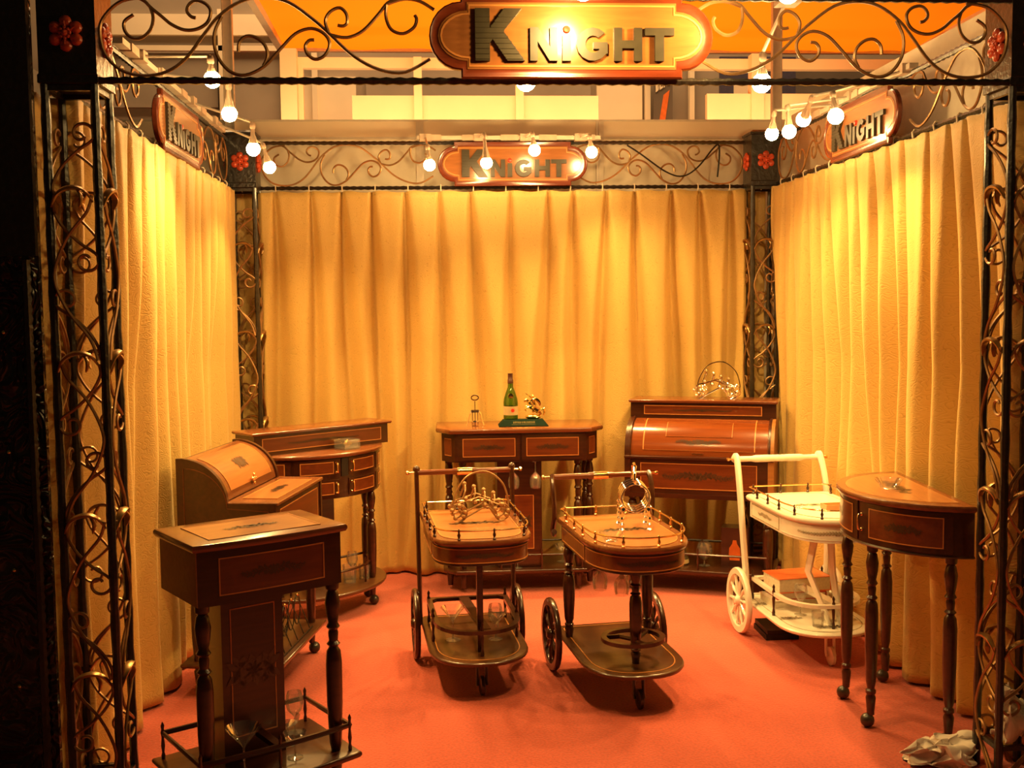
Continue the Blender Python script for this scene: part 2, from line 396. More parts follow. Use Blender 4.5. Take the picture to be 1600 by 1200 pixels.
LET['F'] = [(0,0),(.24,0),(.24,.4),(.6,.4),(.6,.6),(.24,.6),(.24,.8),(.7,.8),(.7,1),(0,1)]
LET['B'] = [(0,0),(.5,0)]+arc(.48,.27,.26,.27,-PI/2,PI/2,6)+arc(.46,.76,.22,.24,-PI/2,PI/2,6)+[(0,1)]
def glyph(ch, x, z, sx, sz, y0, y1, shear=0):
    return poly(MB(), [(x+p[0]*sx, z+p[1]*sz+p[0]*sx*shear) for p in LET[ch]], y0, y1)
glyph('P', -.05, 2.86, .30, .30, -.01, 0).build('letter', 'panelp', ps_, smooth=False)
for i, ch in enumerate('BEFE'): glyph(ch, -.062+i*.032, 3.10+i*.018, .036, .085, -.006, 0, .7).build('letter', 'panelp', po, smooth=False)
# orange canopy of the hall
cp = thing('orange_canopy', 'stretched orange cloth canopy hanging over the neighbouring stand', 'canopy', (0, 0, 3.2))
m = MB(); n = 24
vs = []; fs = []
for j in range(7):
    for i in range(n+1):
        x = -1.385+(3.07+1.385)*i/n; y = 2.06-.42*j
        vs.append((x, y, .03*math.sin(PI*j/6)+.008*math.sin(i*1.7+j)))
for j in range(6):
    for i in range(n): a = j*(n+1)+i; fs.append((a, a+1, a+n+2, a+n+1))
m.add(vs, fs).build('cloth', 'orange', cp)
MB().box(3.05, 3.12, -.5, 2.1, -.19, .02).build('side_beam', 'panelp', cp, smooth=False)
MB().box(-1.43, -1.385, -.5, 2.1, -.02, .03).build('side_beam', 'alu', cp, smooth=False)
MB().box(-1.43, 3.12, 2.06, 2.1, -.015, .03).build('end_beam', 'alu', cp, smooth=False)

# ------------------------------------------------------------------ booth posts
def spiral(c, r0, r1, a0, a1, n=18):
    return [(c[0]+(r0+(r1-r0)*i/n)*math.cos(a0+(a1-a0)*i/n), c[1]+(r0+(r1-r0)*i/n)*math.sin(a0+(a1-a0)*i/n)) for i in range(n+1)]
HP = PS/2
def strand_mesh():      # one scroll of a post face: from a leaf (u=-.05, v=0) across to a ring on the other side
    path = [(-.050, 0), (-.052, .03), (-.028, .075), (.012, .115), (.048, .140), (.0625, .155)]
    sp = spiral((.028, .162), .0345, .010, -.15, 1.8*PI, 22)[1:]
    p = [Vector((a, 0, b)) for a, b in crom2(path, 4)]+[Vector((a, 0, b)) for a, b in sp]
    return MB().tube(p, .0046, 5).mesh('scroll', 'bronze')
def crom2(pts, n): return [(p.x, p.y) for p in crom([(a, b, 0) for a, b in pts], n)]
def leaf_mesh():
    m = MB()
    p = crom([(-.058, -.004, -.030), (-.044, -.010, .000), (-.020, -.014, .017), (.008, -.014, .021), (.034, -.012, .010), (.052, -.006, -.018)], 4)
    L = len(p); m.tube(p, [.0035+.009*math.sin(PI*(i+.5)/L) for i in range(L)], 6, flat=.55)
    p = crom([(.010, -.008, .018), (.024, -.016, -.004), (.018, -.010, -.030)], 4)
    L = len(p); m.tube(p, [.003+.006*math.sin(PI*(i+.5)/L) for i in range(L)], 6, flat=.55)
    return m.mesh('leaf', 'leafm')
def flower_mesh():
    m = MB()
    for k in range(6):
        a = PI/6+k*PI/3; m.sphere((.031*math.cos(a), -.004, .031*math.sin(a)), .0165, 8, 6, (1, .7, 1))
        m.tube([(.012*math.cos(a), -.006, .012*math.sin(a)), (.031*math.cos(a), -.014, .031*math.sin(a))], [.006, .003], 5)
    for k in range(8): a = k*PI/4; m.sphere((.013*math.cos(a), -.012, .013*math.sin(a)), .005, 6, 4)
    m.sphere((0, -.010, 0), .010, 8, 6)
    return m.mesh('flower', 'flower')
def long_mesh():
    p = crom([(.050, 0, 0), (.030, 0, .06), (-.022, 0, .13), (-.054, 0, .205), (-.050, 0, .26), (-.015, 0, .335), (.034, 0, .395), (.050, 0, .44)], 4)
    return MB().tube(p, .0046, 5).mesh('scroll', 'bronze')
ME_X = long_mesh(); ME_XM = ME_X.copy(); ME_XM.transform(Matrix.Diagonal((-1, 1, 1, 1))); ME_XM.flip_normals()
ME_S, ME_L, ME_F = strand_mesh(), leaf_mesh(), flower_mesh()
ME_SM = ME_S.copy(); ME_SM.transform(Matrix.Diagonal((-1, 1, 1, 1))); ME_SM.flip_normals()
ME_SD = ME_S.copy(); ME_SD.transform(Matrix.Diagonal((1, 1, -1, 1))); ME_SD.flip_normals()
ME_SMD = ME_S.copy(); ME_SMD.transform(Matrix.Diagonal((-1, 1, -1, 1)))
bar_path = [(0, 0, HL*i/40) for i in range(41)]
ME_BAR = MB().tube(bar_path, [.0120+.0012*((i*7) % 3-1) for i in range(41)], 8).mesh('corner_bar', 'iron')
def post(label, x, y):
    t = thing('lattice_post', label, 'post', (x, y, 0), 0, 'corner posts of the booth')
    for sx in (-1, 1):
        for sy in (-1, 1): link('corner_bar', ME_BAR, t, (sx*(HP-.011), sy*(HP-.011), 0))
    MB().layers([(-HP, -HP), (HP, -HP), (HP, HP), (-HP, HP)], [(-.004, HL-.012), (.003, HL-.008), (.003, HL+.012), (0, HL+.016), (0, HT+.02), (.006, HT+.024), (.006, HT+.034), (-.01, HT+.045)]).build('head_block', 'iron', t, smooth=False)
    for z in (.10, HL-.02):
        m = MB(); a = HP-.011
        for sx in (-1, 1): m.box(sx*a-.007, sx*a+.007, -a, a, z-.007, z+.007); m.box(-a, a, sx*a-.007, sx*a+.007, z-.007, z+.007)
        m.build('cross_frame', 'iron', t, smooth=False)
    for f in range(4):
        rz = f*PI/2; c, s = math.cos(rz), math.sin(rz)
        def put(name, me, u, v, d):
            ly = -(HP-.004+d); link(name, me, t, (c*u-s*ly, s*u+c*ly, v), (0, 0, rz))
        put('flower', ME_F, 0, HL+HH/2+.005, .004)
        for k in range(5):
            z = 1.72-.44*k+.0
            put('leaf', ME_L, 0, z, -.004)
            odd = (f+k) % 2
            if z+.22 < 2.1: put('scroll', ME_SM if odd else ME_S, 0, z, -.002)
            if z-.22 > 0: put('scroll', ME_SMD if odd else ME_SD, 0, z-.01, -.002)
            if z+.44 < 1.95: put('scroll', ME_X if odd else ME_XM, 0, z, .003)
    return t
XP = X_IN+HP
post('black iron lattice post with bronze scrolls at the front left of the booth', -XP, -DEP+HP)
post('black iron lattice post with bronze scrolls at the front right edge of the booth', XP, -DEP+HP)
post('scrolled iron post in the back corner behind the half-round bar with raised shelf', -XP, -HP)
post('scrolled iron post in the back corner behind the cabinet holding a silver bottle cradle', XP, -HP)

# ------------------------------------------------------------------ headers with scrolls, and signs
PXS = [[(240,2),(205,8),(180,28),(170,50),(176,85),(200,110),(235,118),(270,112),(300,92),(330,55),(352,30),(385,8),(420,1),(460,8),(500,35),(522,54),(560,88),(600,108),(640,112),(680,92)],
       [(228,2),(240,8),(250,18),(265,30),(280,42),(300,50),(320,48),(335,38),(340,22),(332,11),(318,7),(308,12),(304,22),(310,30),(317,32)],
       [(222,28),(208,38),(208,52),(218,62),(233,62),(247,50),(252,32),(248,16)],
       [(381,82),(383,68),(394,59),(409,61),(422,72),(426,88),(419,103)],
       [(357,30),(345,55),(347,85),(365,110),(390,117),(420,104),(445,79),(470,55),(495,47),(515,55),(523,70),(515,87),(500,93),(488,85),(485,73),(491,65),(499,64)],
       [(522,54),(517,36),(525,22),(540,16),(550,25),(551,38),(545,43),(536,42)],
       [(524,56),(550,60),(575,50),(600,25),(615,8),(632,2)],
       [(613,10),(612,30),(620,48),(638,54),(655,45),(660,33),(657,26)],
       [(613,10),(640,2),(665,5),(688,18)]]
HALF = 1.25-.385
ME_H = []
for c in PXS:
    p = [((x-165)/507*HALF, 0, (122-y)/122*(HH-.012)) for x, y in c]
    a = MB().tube(crom(p, 4), .0048, 5).mesh('scroll', 'bronze')
    b = a.copy(); b.transform(Matrix.Diagonal((-1, 1, 1, 1))); b.flip_normals(); ME_H.append((a, b))
def sign_outline(hw, hh, off=0):
    # plaque: straight long edges, a small step, then a rounded end
    hw -= off; hh -= off; k = hw-.085+off*.3; r = hh-.022
    pts = [(-k, -hh), (k, -hh), (k, -r)]+[(k+(hw-k)*math.sin(PI*i/12), -r*math.cos(PI*i/12)) for i in range(1, 12)]+[(k, r), (k, hh), (-k, hh), (-k, r)]
    pts += [(-k-(hw-k)*math.sin(PI*i/12), r*math.cos(PI*i/12)) for i in range(1, 12)]+[(-k, -r)]
    return pts
def sign(label, loc, rz):
    t = thing('name_sign', label, 'sign', loc, rz, 'wooden name signs over the booth')
    A90 = Matrix.Rotation(PI/2, 4, 'X')
    hw, hh = .385, .112
    MB().layers(sign_outline(hw, hh), [(-.003, 0), (0, .003), (0, .018), (-.004, .022), (-.012, .018), (-.022, .018)]).xf(A90).build('board', 'signb', t)
    MB().layers(sign_outline(hw, hh, .024), [(0, .012), (0, .0195)]).xf(A90).build('field', 'signw', t, smooth=False)
    MB().ring(sign_outline(hw, hh, .030), sign_outline(hw, hh, .0345), .0190, .0210).xf(A90).build('border_line', 'line', t, smooth=False)
    y1, y0 = -.0195, -.030
    g = [('K', -.262, .130, .137), ('N', -.115, .084, .088), ('I', -.028, .090, .088), ('G', .010, .096, .088), ('H', .112, .088, .088), ('T', .196, .095, .088)]
    for ch, x, sx, sz in g:
        if ch == 'K':
            k = MB(); poly(k, [(x+p[0]*sx, -.067+p[1]*sz) for p in LET['K']], y0, y1); lo = k.build('letter', 'letter', t, smooth=False)
            for q in range(9):       # ribs across the capital
                z = .05+.1*q; xr = max(.46, .98-abs(z-.55)*.0)
                w = .30 if False else None
                xs = sorted([c for a, b in zip(LET['K'], LET['K'][1:]+LET['K'][:1]) for c in ([a[0]+(b[0]-a[0])*(z-a[1])/(b[1]-a[1])] if (a[1]-z)*(b[1]-z) < 0 else [])])
                for e in range(0, len(xs)-1, 2): MB().box(x+xs[e]*sx, x+xs[e+1]*sx, y0-.002, y0, -.067+(z-.022)*sz, -.067+(z+.022)*sz).build('rib', 'letter', lo, smooth=False)
        else: glyph(ch, x, -.067, sx, sz, y0, y1).build('letter', 'letter', t, smooth=False)
    MB().lathe([(.0, -.010), (.008, -.008), (.011, 0)], 12, axis='y').xf(Matrix.Translation((-.016, y1, .017))).build('red_dot', 'red', t)
    return t
def header(label, loc, rz, half):
    t = thing('scroll_header', label, 'railing', loc, rz, 'scrolled headers between the posts')
    for z in (0, HH):
        n = int(half*2/.018); pts = [(-half+2*half*i/n, 0, z) for i in range(n+1)]
        MB().tube(pts, [.0085 if i % 2 else .0115 for i in range(n+1)], 6).build('twisted_bar', 'iron', t)
    k = (half-.385)/HALF
    for a, b in ME_H:
        o = link('scroll', a, t, (-half, 0, .006)); o.scale = (k, 1, 1)
        o = link('scroll', b, t, (half, 0, .006)); o.scale = (k, 1, 1)
    return t
header('scrolled iron header across the front of the booth, nearest the camera', (0, -DEP+.012, HL), 0, X_IN)
header('scrolled iron header above the back curtain', (0, -.012, HL), 0, X_IN)
CYS = -DEP/2
header('scrolled iron header above the left curtain', (-XO+.012, CYS, HL), PI/2, DEP/2-PS)
header('scrolled iron header above the right curtain', (XO-.012, CYS, HL), -PI/2, DEP/2-PS)
sign('large brightly lit wooden sign reading KNIGHT over the front opening', (.012, -DEP-.004, HL+.113), 0)
sign('dark wooden sign reading KNIGHT over the back curtain', (.036, -.028, HL+.116), 0)
sign('wooden sign reading KNIGHT over the left curtain', (-XO+.03, -1.26, HL+.085), PI/2)
sign('wooden sign with red dot reading KNIGHT over the right curtain', (XO-.03, -1.30, HL+.1), -PI/2)

# ------------------------------------------------------------------ curtains
ME_HOOK = MB().tube([(0, .004, -.03), (0, .014, 0), (0, .010, .012), (0, -.006, .014), (0, -.013, .004), (0, -.010, -.02)], .0032, 5).mesh('hook', 'panelp')
def curtain(label, loc, rz, width, seed, amp=1.35, spread=.95, zt=HL-.022, sag=None):
    rnd = random.Random(seed); t = thing('curtain', label, 'curtain', loc, rz, 'gold damask curtains on three sides')
    pl = []; u = -width/2+.03
    while u < width/2-.02: pl.append((u, rnd.uniform(.7, 1.3), rnd.uniform(-.05, .05), rnd.uniform(0, 6.28))); u += rnd.uniform(.135, .195)
    NU, NV = int(width*170), 56
    vs = []; uv = []
    for j in range(NV+1):
        v = j/NV; z = zt*(1-v)+.012*v
        op = min(1, v*2.4)**.7
        for i in range(NU+1):
            x = -width/2+width*i/NU; d = 0
            for (pu, pa, dr, ph) in pl:
                cxp = pu+dr*v+.012*math.sin(ph+v*5)
                e = x-cxp
                if abs(e) > .30: continue
                sg = .007+.052*op*spread*pa
                skew = 1.0 if e > 0 else .62
                d += pa*(.030+.045*op*amp)*math.exp(-(e/(sg*skew))**2)
            e2 = max(0, abs(x)-(width/2-.135)); d = d*max(.35, 1-e2*8)+.085*min(1, e2/.05)     # passes outside the corner posts
            d += (.010+.012*v)*noise.noise(Vector((x*5, v*2.0, seed)))*amp+.006*noise.noise(Vector((x*16, v*5, seed+3.1)))
            zz = z
            if j == 0: zz = z+.004*math.sin(x*37)
            if j == NV: zz = z+.006*noise.noise(Vector((x*6, 0, seed)))
            vs.append((x, d*.9-.035, zz)); uv.append((x*1.1, z))
    fs = []
    for j in range(NV):
        for i in range(NU): a = j*(NU+1)+i; fs.append((a+NU+1, a+NU+2, a+1, a))
    me = bpy.data.meshes.new('cloth'); me.from_pydata(vs, [], fs); me.materials.append(M['curtain'])
    l = me.uv_layers.new(name='UVMap')
    for p in me.polygons:
        p.use_smooth = True
        for li in p.loop_indices: l.data[li].uv = uv[me.loops[li].vertex_index]
    o = link('cloth', me, t)
    sm = o.modifiers.new('thickness', 'SOLIDIFY'); sm.thickness = .003
    n = int(width/.165)
    for i in range(n+1): link('hook', ME_HOOK, t, (-width/2+.04+(width-.08)*i/n, -.0, HL))
    return t
curtain('gold damask curtain across the back of the booth', (0, -.012, 0), 0, 2.76, 3)
curtain('gold damask curtain on the left side, brightly lit near its top', (-XO+.012, -1.333, 0), PI/2, 2.62, 11, amp=.8, spread=1.2)
curtain('gold damask curtain with deep folds on the right side', (XO-.012, -1.333, 0), -PI/2, 2.62, 23, amp=1.7)

# ------------------------------------------------------------------ track lamps
def look_rot(d): return Vector(d).to_track_quat('-Z', 'Y').to_euler()
ME_SH = None
def lamp(label, base, knee, bulb, aim, group, energy=1.0, cone=128):
    global ME_SH
    t = thing('spot_lamp', label, 'lamp', base, 0, group)
    b = Vector(base); k = Vector(knee)-b; q = Vector(bulb)-b
    MB().box(-.03, .03, -.03, .03, -.018, .018).build('track_adapter', 'plast', t, smooth=False)
    MB().tube([(0, 0, 0), tuple(k*.5), tuple(k)], .0055, 6).build('arm', 'alu', t)
    d = (q-k).normalized(); Ln = (q-k).length
    rot = d.to_track_quat('-Z', 'Y').to_euler()
    m = MB()
    m.lathe([(.009, 0), (.012, -.006), (.012, -.022), (.008, -.028)], 10)
    h = m.build('socket', 'plast', t); h.location = k; h.rotation_euler = rot
    m = MB().shell([(.008, -.026), (.010, -Ln*.55), (.015, -Ln*.72), (.020, -Ln*.84), (.022, -Ln*.88)], 12)
    for e in range(6):
        a = e*PI/3; m.tube([(.010*math.cos(a), .010*math.sin(a), -Ln*.5), (.019*math.cos(a), .019*math.sin(a), -Ln*.82), (.030*math.cos(a), .030*math.sin(a), -Ln*.97)], .0018, 4)
    o = m.build('reflector_shade', 'plast', t); o.location = k; o.rotation_euler = rot
    o = MB().sphere((0, 0, 0), .029, 14, 10).build('bulb', 'bulb', t); o.location = q
    l = bpy.data.lights.new('lamp_light', 'SPOT'); l.energy = SPOT_W*energy; l.color = WARM; l.spot_size = math.radians(cone); l.spot_blend = 1.0; l.shadow_soft_size = .028
    lo = bpy.data.objects.new('lamp_light', l); COL.objects.link(lo); lo.parent = t
    ai = (Vector(aim)-Vector(bulb)).normalized(); lo.location = q+ai*.045; lo.rotation_euler = look_rot(ai)
    return t
def track(label, a, b):
    t = thing('lamp_track', label, 'lamp track', a, 0); d = Vector(b)-Vector(a); n = 6
    m = MB(); L = d.length; r = d.to_track_quat('X', 'Z').to_matrix().to_4x4()
    m.box(0, L, -.017, .017, -.010, .010).xf(r); m.build('rail', 'alu', t, smooth=False)
    for i in range(5):
        s = L*(.08+.21*i); MB().box(s-.045, s+.045, -.022, .022, -.014, .014).xf(r).build('clip', 'plast', t, smooth=False)
    return t
track('pale lamp track along the top of the left header', (-XO+.02, -2.0, 2.285), (-XO+.02, -.30, 2.268))
track('pale lamp track along the top of the right header', (XO-.02, -1.75, 2.268), (XO-.02, -.70, 2.262))
track('pale lamp track above the back sign', (-.45, -.03, 2.272), (.49, -.03, 2.272))
GL = 'lit spot lamps on arms around the booth'
lamp('largest lit spot lamp on the left track, nearest the camera', (-1.38, -1.77, 2.285), (-1.13, -1.78, 2.285), (-1.125, -1.78, 2.205), (-.75, -1.55, .5), GL)
lamp('second lit spot lamp on the left track', (-1.38, -1.51, 2.28), (-1.12, -1.51, 2.25), (-1.12, -1.51, 2.135), (-1.2, -1.9, .8), GL)
lamp('third lit spot lamp on the left track, before the back left post', (-1.38, -1.0, 2.275), (-1.12, -1.0, 2.19), (-1.12, -.995, 2.08), (-.6, -1.0, .4), GL)
lamp('lowest lit spot lamp on the left track, beside the back left post', (-1.38, -.56, 2.27), (-1.15, -.56, 2.17), (-1.12, -.56, 2.06), (-.9, -.7, .6), GL)
for i, (x, z, kz) in enumerate(((-.389, 2.10, 2.20), (-.112, 2.11, 2.255), (.124, 2.17, 2.26), (.405, 2.16, 2.25))):
    lab = ['leftmost lit spot lamp of the four above the back curtain', 'dimmer down-turned spot lamp in front of the back sign', 'bright flaring spot lamp in front of the back sign', 'rightmost lit spot lamp of the four above the back curtain'][i]
    lamp(lab, (x-.02, -.03, 2.272), (x-.01, -.30, kz), (x, -.31, z), ((-.3, .0, .25, .75)[i], (-1.2, -.9, -1.2, -.7)[i], .5), GL)
for i, (ky, kz, by, bz) in enumerate(((-1.0, 2.24, -.967, 2.145), (-1.175, 2.23, -1.20, 2.118), (-1.48, 2.21, -1.375, 2.138), (-1.69, 2.185, -1.725, 2.09))):
    lab = ['leftmost lit spot lamp on the right track', 'second lit spot lamp from the left on the right track', 'third lit spot lamp from the left on the right track', 'large lit spot lamp beside the right sign'][i]
    lamp(lab, (1.38, ky, 2.265), (1.1, ky, kz), (1.1, by, bz), ((.7, 1.0, .4, 1.1)[i], (-.5, -1.3, -1.5, -1.9)[i], .5), GL)
lamp('lit spot lamp hanging just under the front sign', (-.09, -DEP+.03, 2.255), (-.09, -2.41, 2.16), (-.09, -2.40, 2.075), (-.2, -1.5, .2), GL, 1.0, 92)
lamp('lit spot lamp behind the front header, right of the front sign', (.62, -DEP+.03, 2.255), (.62, -2.41, 2.16), (.62, -2.40, 2.072), (.5, -1.7, .2), GL, 1.0, 92)
lamp('front spot lamp over the top edge of the front sign', (.02, -DEP-.0, 2.275), (.012, -2.93, 2.262), (.010, -2.93, 2.192), (-.01, -2.667, 2.09), GL, .34, 120)
lamp('front spot lamp at the top edge right of the front sign', (.55, -DEP-.0, 2.275), (.532, -2.92, 2.262), (.53, -2.92, 2.192), (.25, -2.667, 2.15), GL, .75, 100)
# loose cable on the back header
tag(MB().tube(crom([(.63, -.03, 2.235), (.70, -.03, 2.19), (.83, -.03, 2.10), (.92, -.03, 2.075), (1.0, -.03, 2.12), (1.08, -.03, 2.215), (1.11, -.03, 2.235), (1.115, -.03, 2.18), (1.105, -.03, 2.07)], 6), .0045, 6).build('loose_cable', 'black'), 'loose black cable looped through the scrolls of the back header', 'cable')

# ------------------------------------------------------------------ furniture helpers
def leafpts(c, ang, L, w, n=6):
    ca, sa = math.cos(ang), math.sin(ang); out = []
    for i in range(n+1): t = i/n; out.append((t*L, w*math.sin(PI*t**.8)))
    for i in range(n-1, 0, -1): t = i/n; out.append((t*L, -w*math.sin(PI*t**.8)))
    return [(c[0]+ca*a-sa*b, c[1]+sa*a+ca*b) for a, b in out]
def motif_polys(w, h):
    P = []
    for k in range(8): P.append(leafpts((0, 0), k*PI/4+.2, h*.42, h*.10))
    for s in (-1, 1):
        n = max(3, int(w/h*2.2)); stem = []
        for i in range(n+1):
            t = i/n; u = s*(h*.35+(w/2-h*.35)*t); v = h*.16*math.sin(t*7)*(1-t*.5)
            stem.append((u, v))
        P.append([(a, b+h*.03) for a, b in stem]+[(a, b-h*.03) for a, b in stem[::-1]])
        for i, (u, v) in enumerate(stem[:-1]):
            sc = 1-.55*i/n
            for sg in (-1, 1):
                P.append(leafpts((u, v), (0 if s > 0 else PI)+s*sg*(.7+.35*(i % 2)), h*.44*sc, h*.085*sc))
                if i % 2 == 0: P.append(leafpts((u, v+sg*h*.1), (0 if s > 0 else PI)+s*sg*2.0, h*.30*sc, h*.09*sc))
    return P
def motif(fn, cu, cv, w, h, d, name, mat, parent):
    mb = MB()
    for pg in motif_polys(w, h): mb.add([fn(cu+a, cv+b, d) for a, b in pg], [tuple(range(len(pg)))])
    return mb.build(name, mat, parent, smooth=False)
def inlay(parent, fn, u0, u1, v0, v1, nu=1, mat='veneer', mot=.55, moth=None, lw=.0035, linemat='line', motmat='marq', nv=1):
    p = MB().slab(fn, u0, u1, v0, v1, -.001, .0012, nu, nv).build('inlaid_panel', mat, parent)
    m = MB(); a = .0021
    m.slab(fn, u0, u1, v0, v0+lw, 0, a, nu); m.slab(fn, u0, u1, v1-lw, v1, 0, a, nu)
    m.slab(fn, u0, u0+lw, v0+lw, v1-lw, 0, a, 1, nv); m.slab(fn, u1-lw, u1, v0+lw, v1-lw, 0, a, 1, nv)
    m.build('inlay_line', linemat, p)
    if mot: motif(fn, (u0+u1)/2, (v0+v1)/2, (u1-u0)*mot, moth or (v1-v0)*.42, .0022, 'marquetry', motmat, p)
    return p
def front_fn(y): return lambda u, v, d: (u, y-d, v)
def top_fn(z): return lambda u, v, d: (u, v, z+d)
LEGP = [(.0, 0), (.0125, 0), (.0135, .03), (.017, .10), (.013, .12), (.017, .13), (.017, .145), (.012, .155), (.017, .20), (.0215, .40), (.022, .60), (.019, .66), (.012, .68), (.019, .695), (.012, .71), (.014, .75), (.012, .765), (.019, .78), (.013, .80), (.019, .86), (.021, .90), (.016, .95), (.012, .96), (.018, .97), (.019, 1.0)]
def turned(z0, z1, sc=1.0, seg=12, foot=1.0): return MB().lathe([(r*sc, z0+(z1-z0)*t) for r, t in LEGP], seg)
def leg(parent, x, y, z0, z1, sc=1.0, caster=True, mat='wood'):
    if caster: z0 = .043
    o = turned(z0, z1, sc).build('leg', mat, parent); o.location = (x, y, 0)
    if caster:
        m = MB(); m.sphere((0, -.010, .0235), .0235, 12, 8); cst = m.build('ball_caster', 'rubber', o)
        MB().tube([(0, 0, z0+.01), (0, -.004, .034), (0, -.014, .026)], [.008, .008, .006], 6).build('caster_stem', 'brass', o)
    return o
def halfround(hw, dep, n=26, back=0.0, pw=1.0):
    return [(hw*math.cos(a), back-dep*abs(math.sin(a))**pw) for a in [PI+PI*i/n for i in range(n+1)]]
def half_fn(hw, dep, z_is_v=True, pw=1.0):      # arc-length mapping on the half-round front; u=0 at centre
    N = 200; A = [PI+PI*i/N for i in range(N+1)]; P = [Vector((hw*math.cos(a), -dep*abs(math.sin(a))**pw)) for a in A]
    s = [0]
    for i in range(N): s.append(s[-1]+(P[i+1]-P[i]).length)
    tot = s[-1]
    def fn(u, v, d):
        q = min(max(u+tot/2, 0), tot-1e-6)
        lo, hi = 0, N
        while hi-lo > 1:
            md = (lo+hi)//2
            if s[md] <= q: lo = md
            else: hi = md
        t = (q-s[lo])/max(1e-9, s[hi]-s[lo]); p = P[lo].lerp(P[hi], t); tg = (P[hi]-P[lo]).normalized()
        return (p.x+tg.y*d, p.y-tg.x*d, v)
    return fn, tot
MOULD = lambda z0, z1: [(-.010, z0), (-.004, z0), (0, z0+(z1-z0)*.35), (0, z0+(z1-z0)*.7), (-.003, z1-.001), (-.006, z1)]
def handle_pull(parent, fn, u, v, L=.05):
    a = Vector(fn(u, v+L/2, .002)); b = Vector(fn(u, v+L/2-.004, .016)); c = Vector(fn(u, v-L/2+.004, .016)); d = Vector(fn(u, v-L/2, .002))
    m = MB(); m.tube(crom([a, b, c, d], 4), .0035, 6); m.sphere(a, .006, 8, 5); m.sphere(d, .006, 8, 5)
    return m.build('pull_handle', 'brass', parent)
def rail_shelf(parent, outline, z, h, posts, mat='wood', r=.006):
    MB().tube([(*p, z+h) for p in outline], r, 6, closed=True).build('gallery_rail', mat, parent)
    for (x, y) in posts:
        o = MB().lathe([(.005, 0), (.006, .01), (.0035, .02), (.006, h*.5), (.0035, h*.85), (.006, h), (.004, h+.012), (.0055, h+.022), (0, h+.034)], 8).build('rail_post', mat, parent); o.location = (x, y, z)

# --------- A: front-left cabinet with box top, pedestal and railed shelf
A = thing('bar_cabinet', 'mahogany box-top bar cabinet standing nearest the camera at the left', 'cabinet', (-.90, -2.575, 0), .583, 'inlaid mahogany bar furniture')
hw, hd = .2275, .1475
def bow(hw, hd, b, n=12): return [(hw, hd), (-hw, hd)]+[(-hw+2*hw*i/n, -hd-b*(1-(2*i/n-1)**2)) for i in range(n+1)]
MB().layers(bow(hw, hd, .014), MOULD(.780, .800)).build('top', 'top', A)
def bow_fn(hw, hd, b): return lambda u, v, d: (u, -hd-b*(1-(u/hw)**2)-d, v)
ot = bow(hw-.016, hd-.014, .014)
MB().layers(ot, [(0, .630), (0, .780)]).build('case', 'wood', A, ang=25)
inlay(A, bow_fn(hw-.016, hd-.014, .014), -.155, .155, .655, .757, 10, mot=.62, moth=.040)
inlay(A, top_fn(.800), -.165, .165, -.105, .105, 1, 'field', mot=.5, moth=.05)
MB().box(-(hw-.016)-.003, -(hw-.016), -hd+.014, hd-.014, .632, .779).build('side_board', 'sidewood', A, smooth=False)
MB().box(-.105, .080, -.020, .10, .136, .63).build('pedestal', 'wood', A, smooth=False)
inlay(A, front_fn(-.020), -.080, .055, .21, .58, 1, 'wood', mot=.6, moth=.12)
for sx in (-1, 1):
    leg(A, sx*(hw-.035), -(hd-.035), .05, .63, 1.05)
sh = bow(hw+.02, hd+.02, .02)
MB().layers(sh, MOULD(.118, .136)).build('lower_shelf', 'wood', A)
ri = bow(hw-.005, hd-.005, .012)
rail_shelf(A, ri, .136, .075, [ri[0], ri[1], ri[2], ri[-1], ri[8], (-.1, hd-.005), (.1, hd-.005)], r=.008)
m = MB(); m.box(-.012, .012, -hd, -.020, .20, .215); m.build('rail_divider', 'wood', A, smooth=False)

# --------- E: roll-top cabinet against the left curtain
E_ = thing('rolltop_cabinet', 'roll-top bar cabinet with curved inlaid lid and brass key against the left curtain', 'cabinet', (-1.08, -1.46, 0), 1.40, 'inlaid mahogany bar furniture')
def rolltop(T, w, dl, yb, zb, zl, zt, r0=.0):
    # side profile: y from -dl front ... yb back; ledge at zl from front to y0; quarter curve to the back top
    pass
w2 = .285
prof = [(-.18, .50), (.18, .50), (.18, .872)]+[(.18-.175*math.sin(PI/2*i/14)-.0, .715+.157*math.cos(PI/2*i/14)) for i in range(1, 15)]+[(0.005, .712), (-.18, .712)]
def extr(prof, x0, x1):
    m = MB(); n = len(prof); vs = [(x0, a, b) for a, b in prof]+[(x1, a, b) for a, b in prof]
    return m.add(vs, [tuple(range(n-1, -1, -1)), tuple(range(n, 2*n))]+[(i, (i+1) % n, n+(i+1) % n, n+i) for i in range(n)])
extr(prof, -w2+.012, w2-.012).build('case', 'wood', E_, ang=25)
pr2 = [(-.184, .498), (.182, .498), (.182, .880)]+[(.18-.185*math.sin(PI/2*i/14), .716+.166*math.cos(PI/2*i/14)) for i in range(1, 14)]+[(-.006, .718), (-.184, .718)]
for sx in (-1, 1): extr(pr2, sx*w2-.010, sx*w2+.010).build('side_panel', 'wood', E_, ang=25)
def lid_fn(u, v, d):
    a = v; return (u, .18-(.175+d)*math.sin(a), .715+(.157+d)*math.cos(a))
lp = MB().slab(lid_fn, -w2+.014, w2-.014, .10, 1.50, 0, .004, 1, 14).build('roll_lid', 'top', E_)
inlay(lp, lambda u, v, d: lid_fn(u, v, d+.004), -.225, .225, .28, 1.32, 1, 'field', mot=0, nv=14, lw=.005)
mm = MB()
for pg in motif_polys(.10, .07): mm.add([lid_fn(a, .80+b/.166, .0066) for a, b in pg], [tuple(range(len(pg)))])
mm.build('marquetry', 'marq', lp, smooth=False)
m = MB(); k = lid_fn(0, 1.28, .012); m.sphere(k, .010, 8, 6)
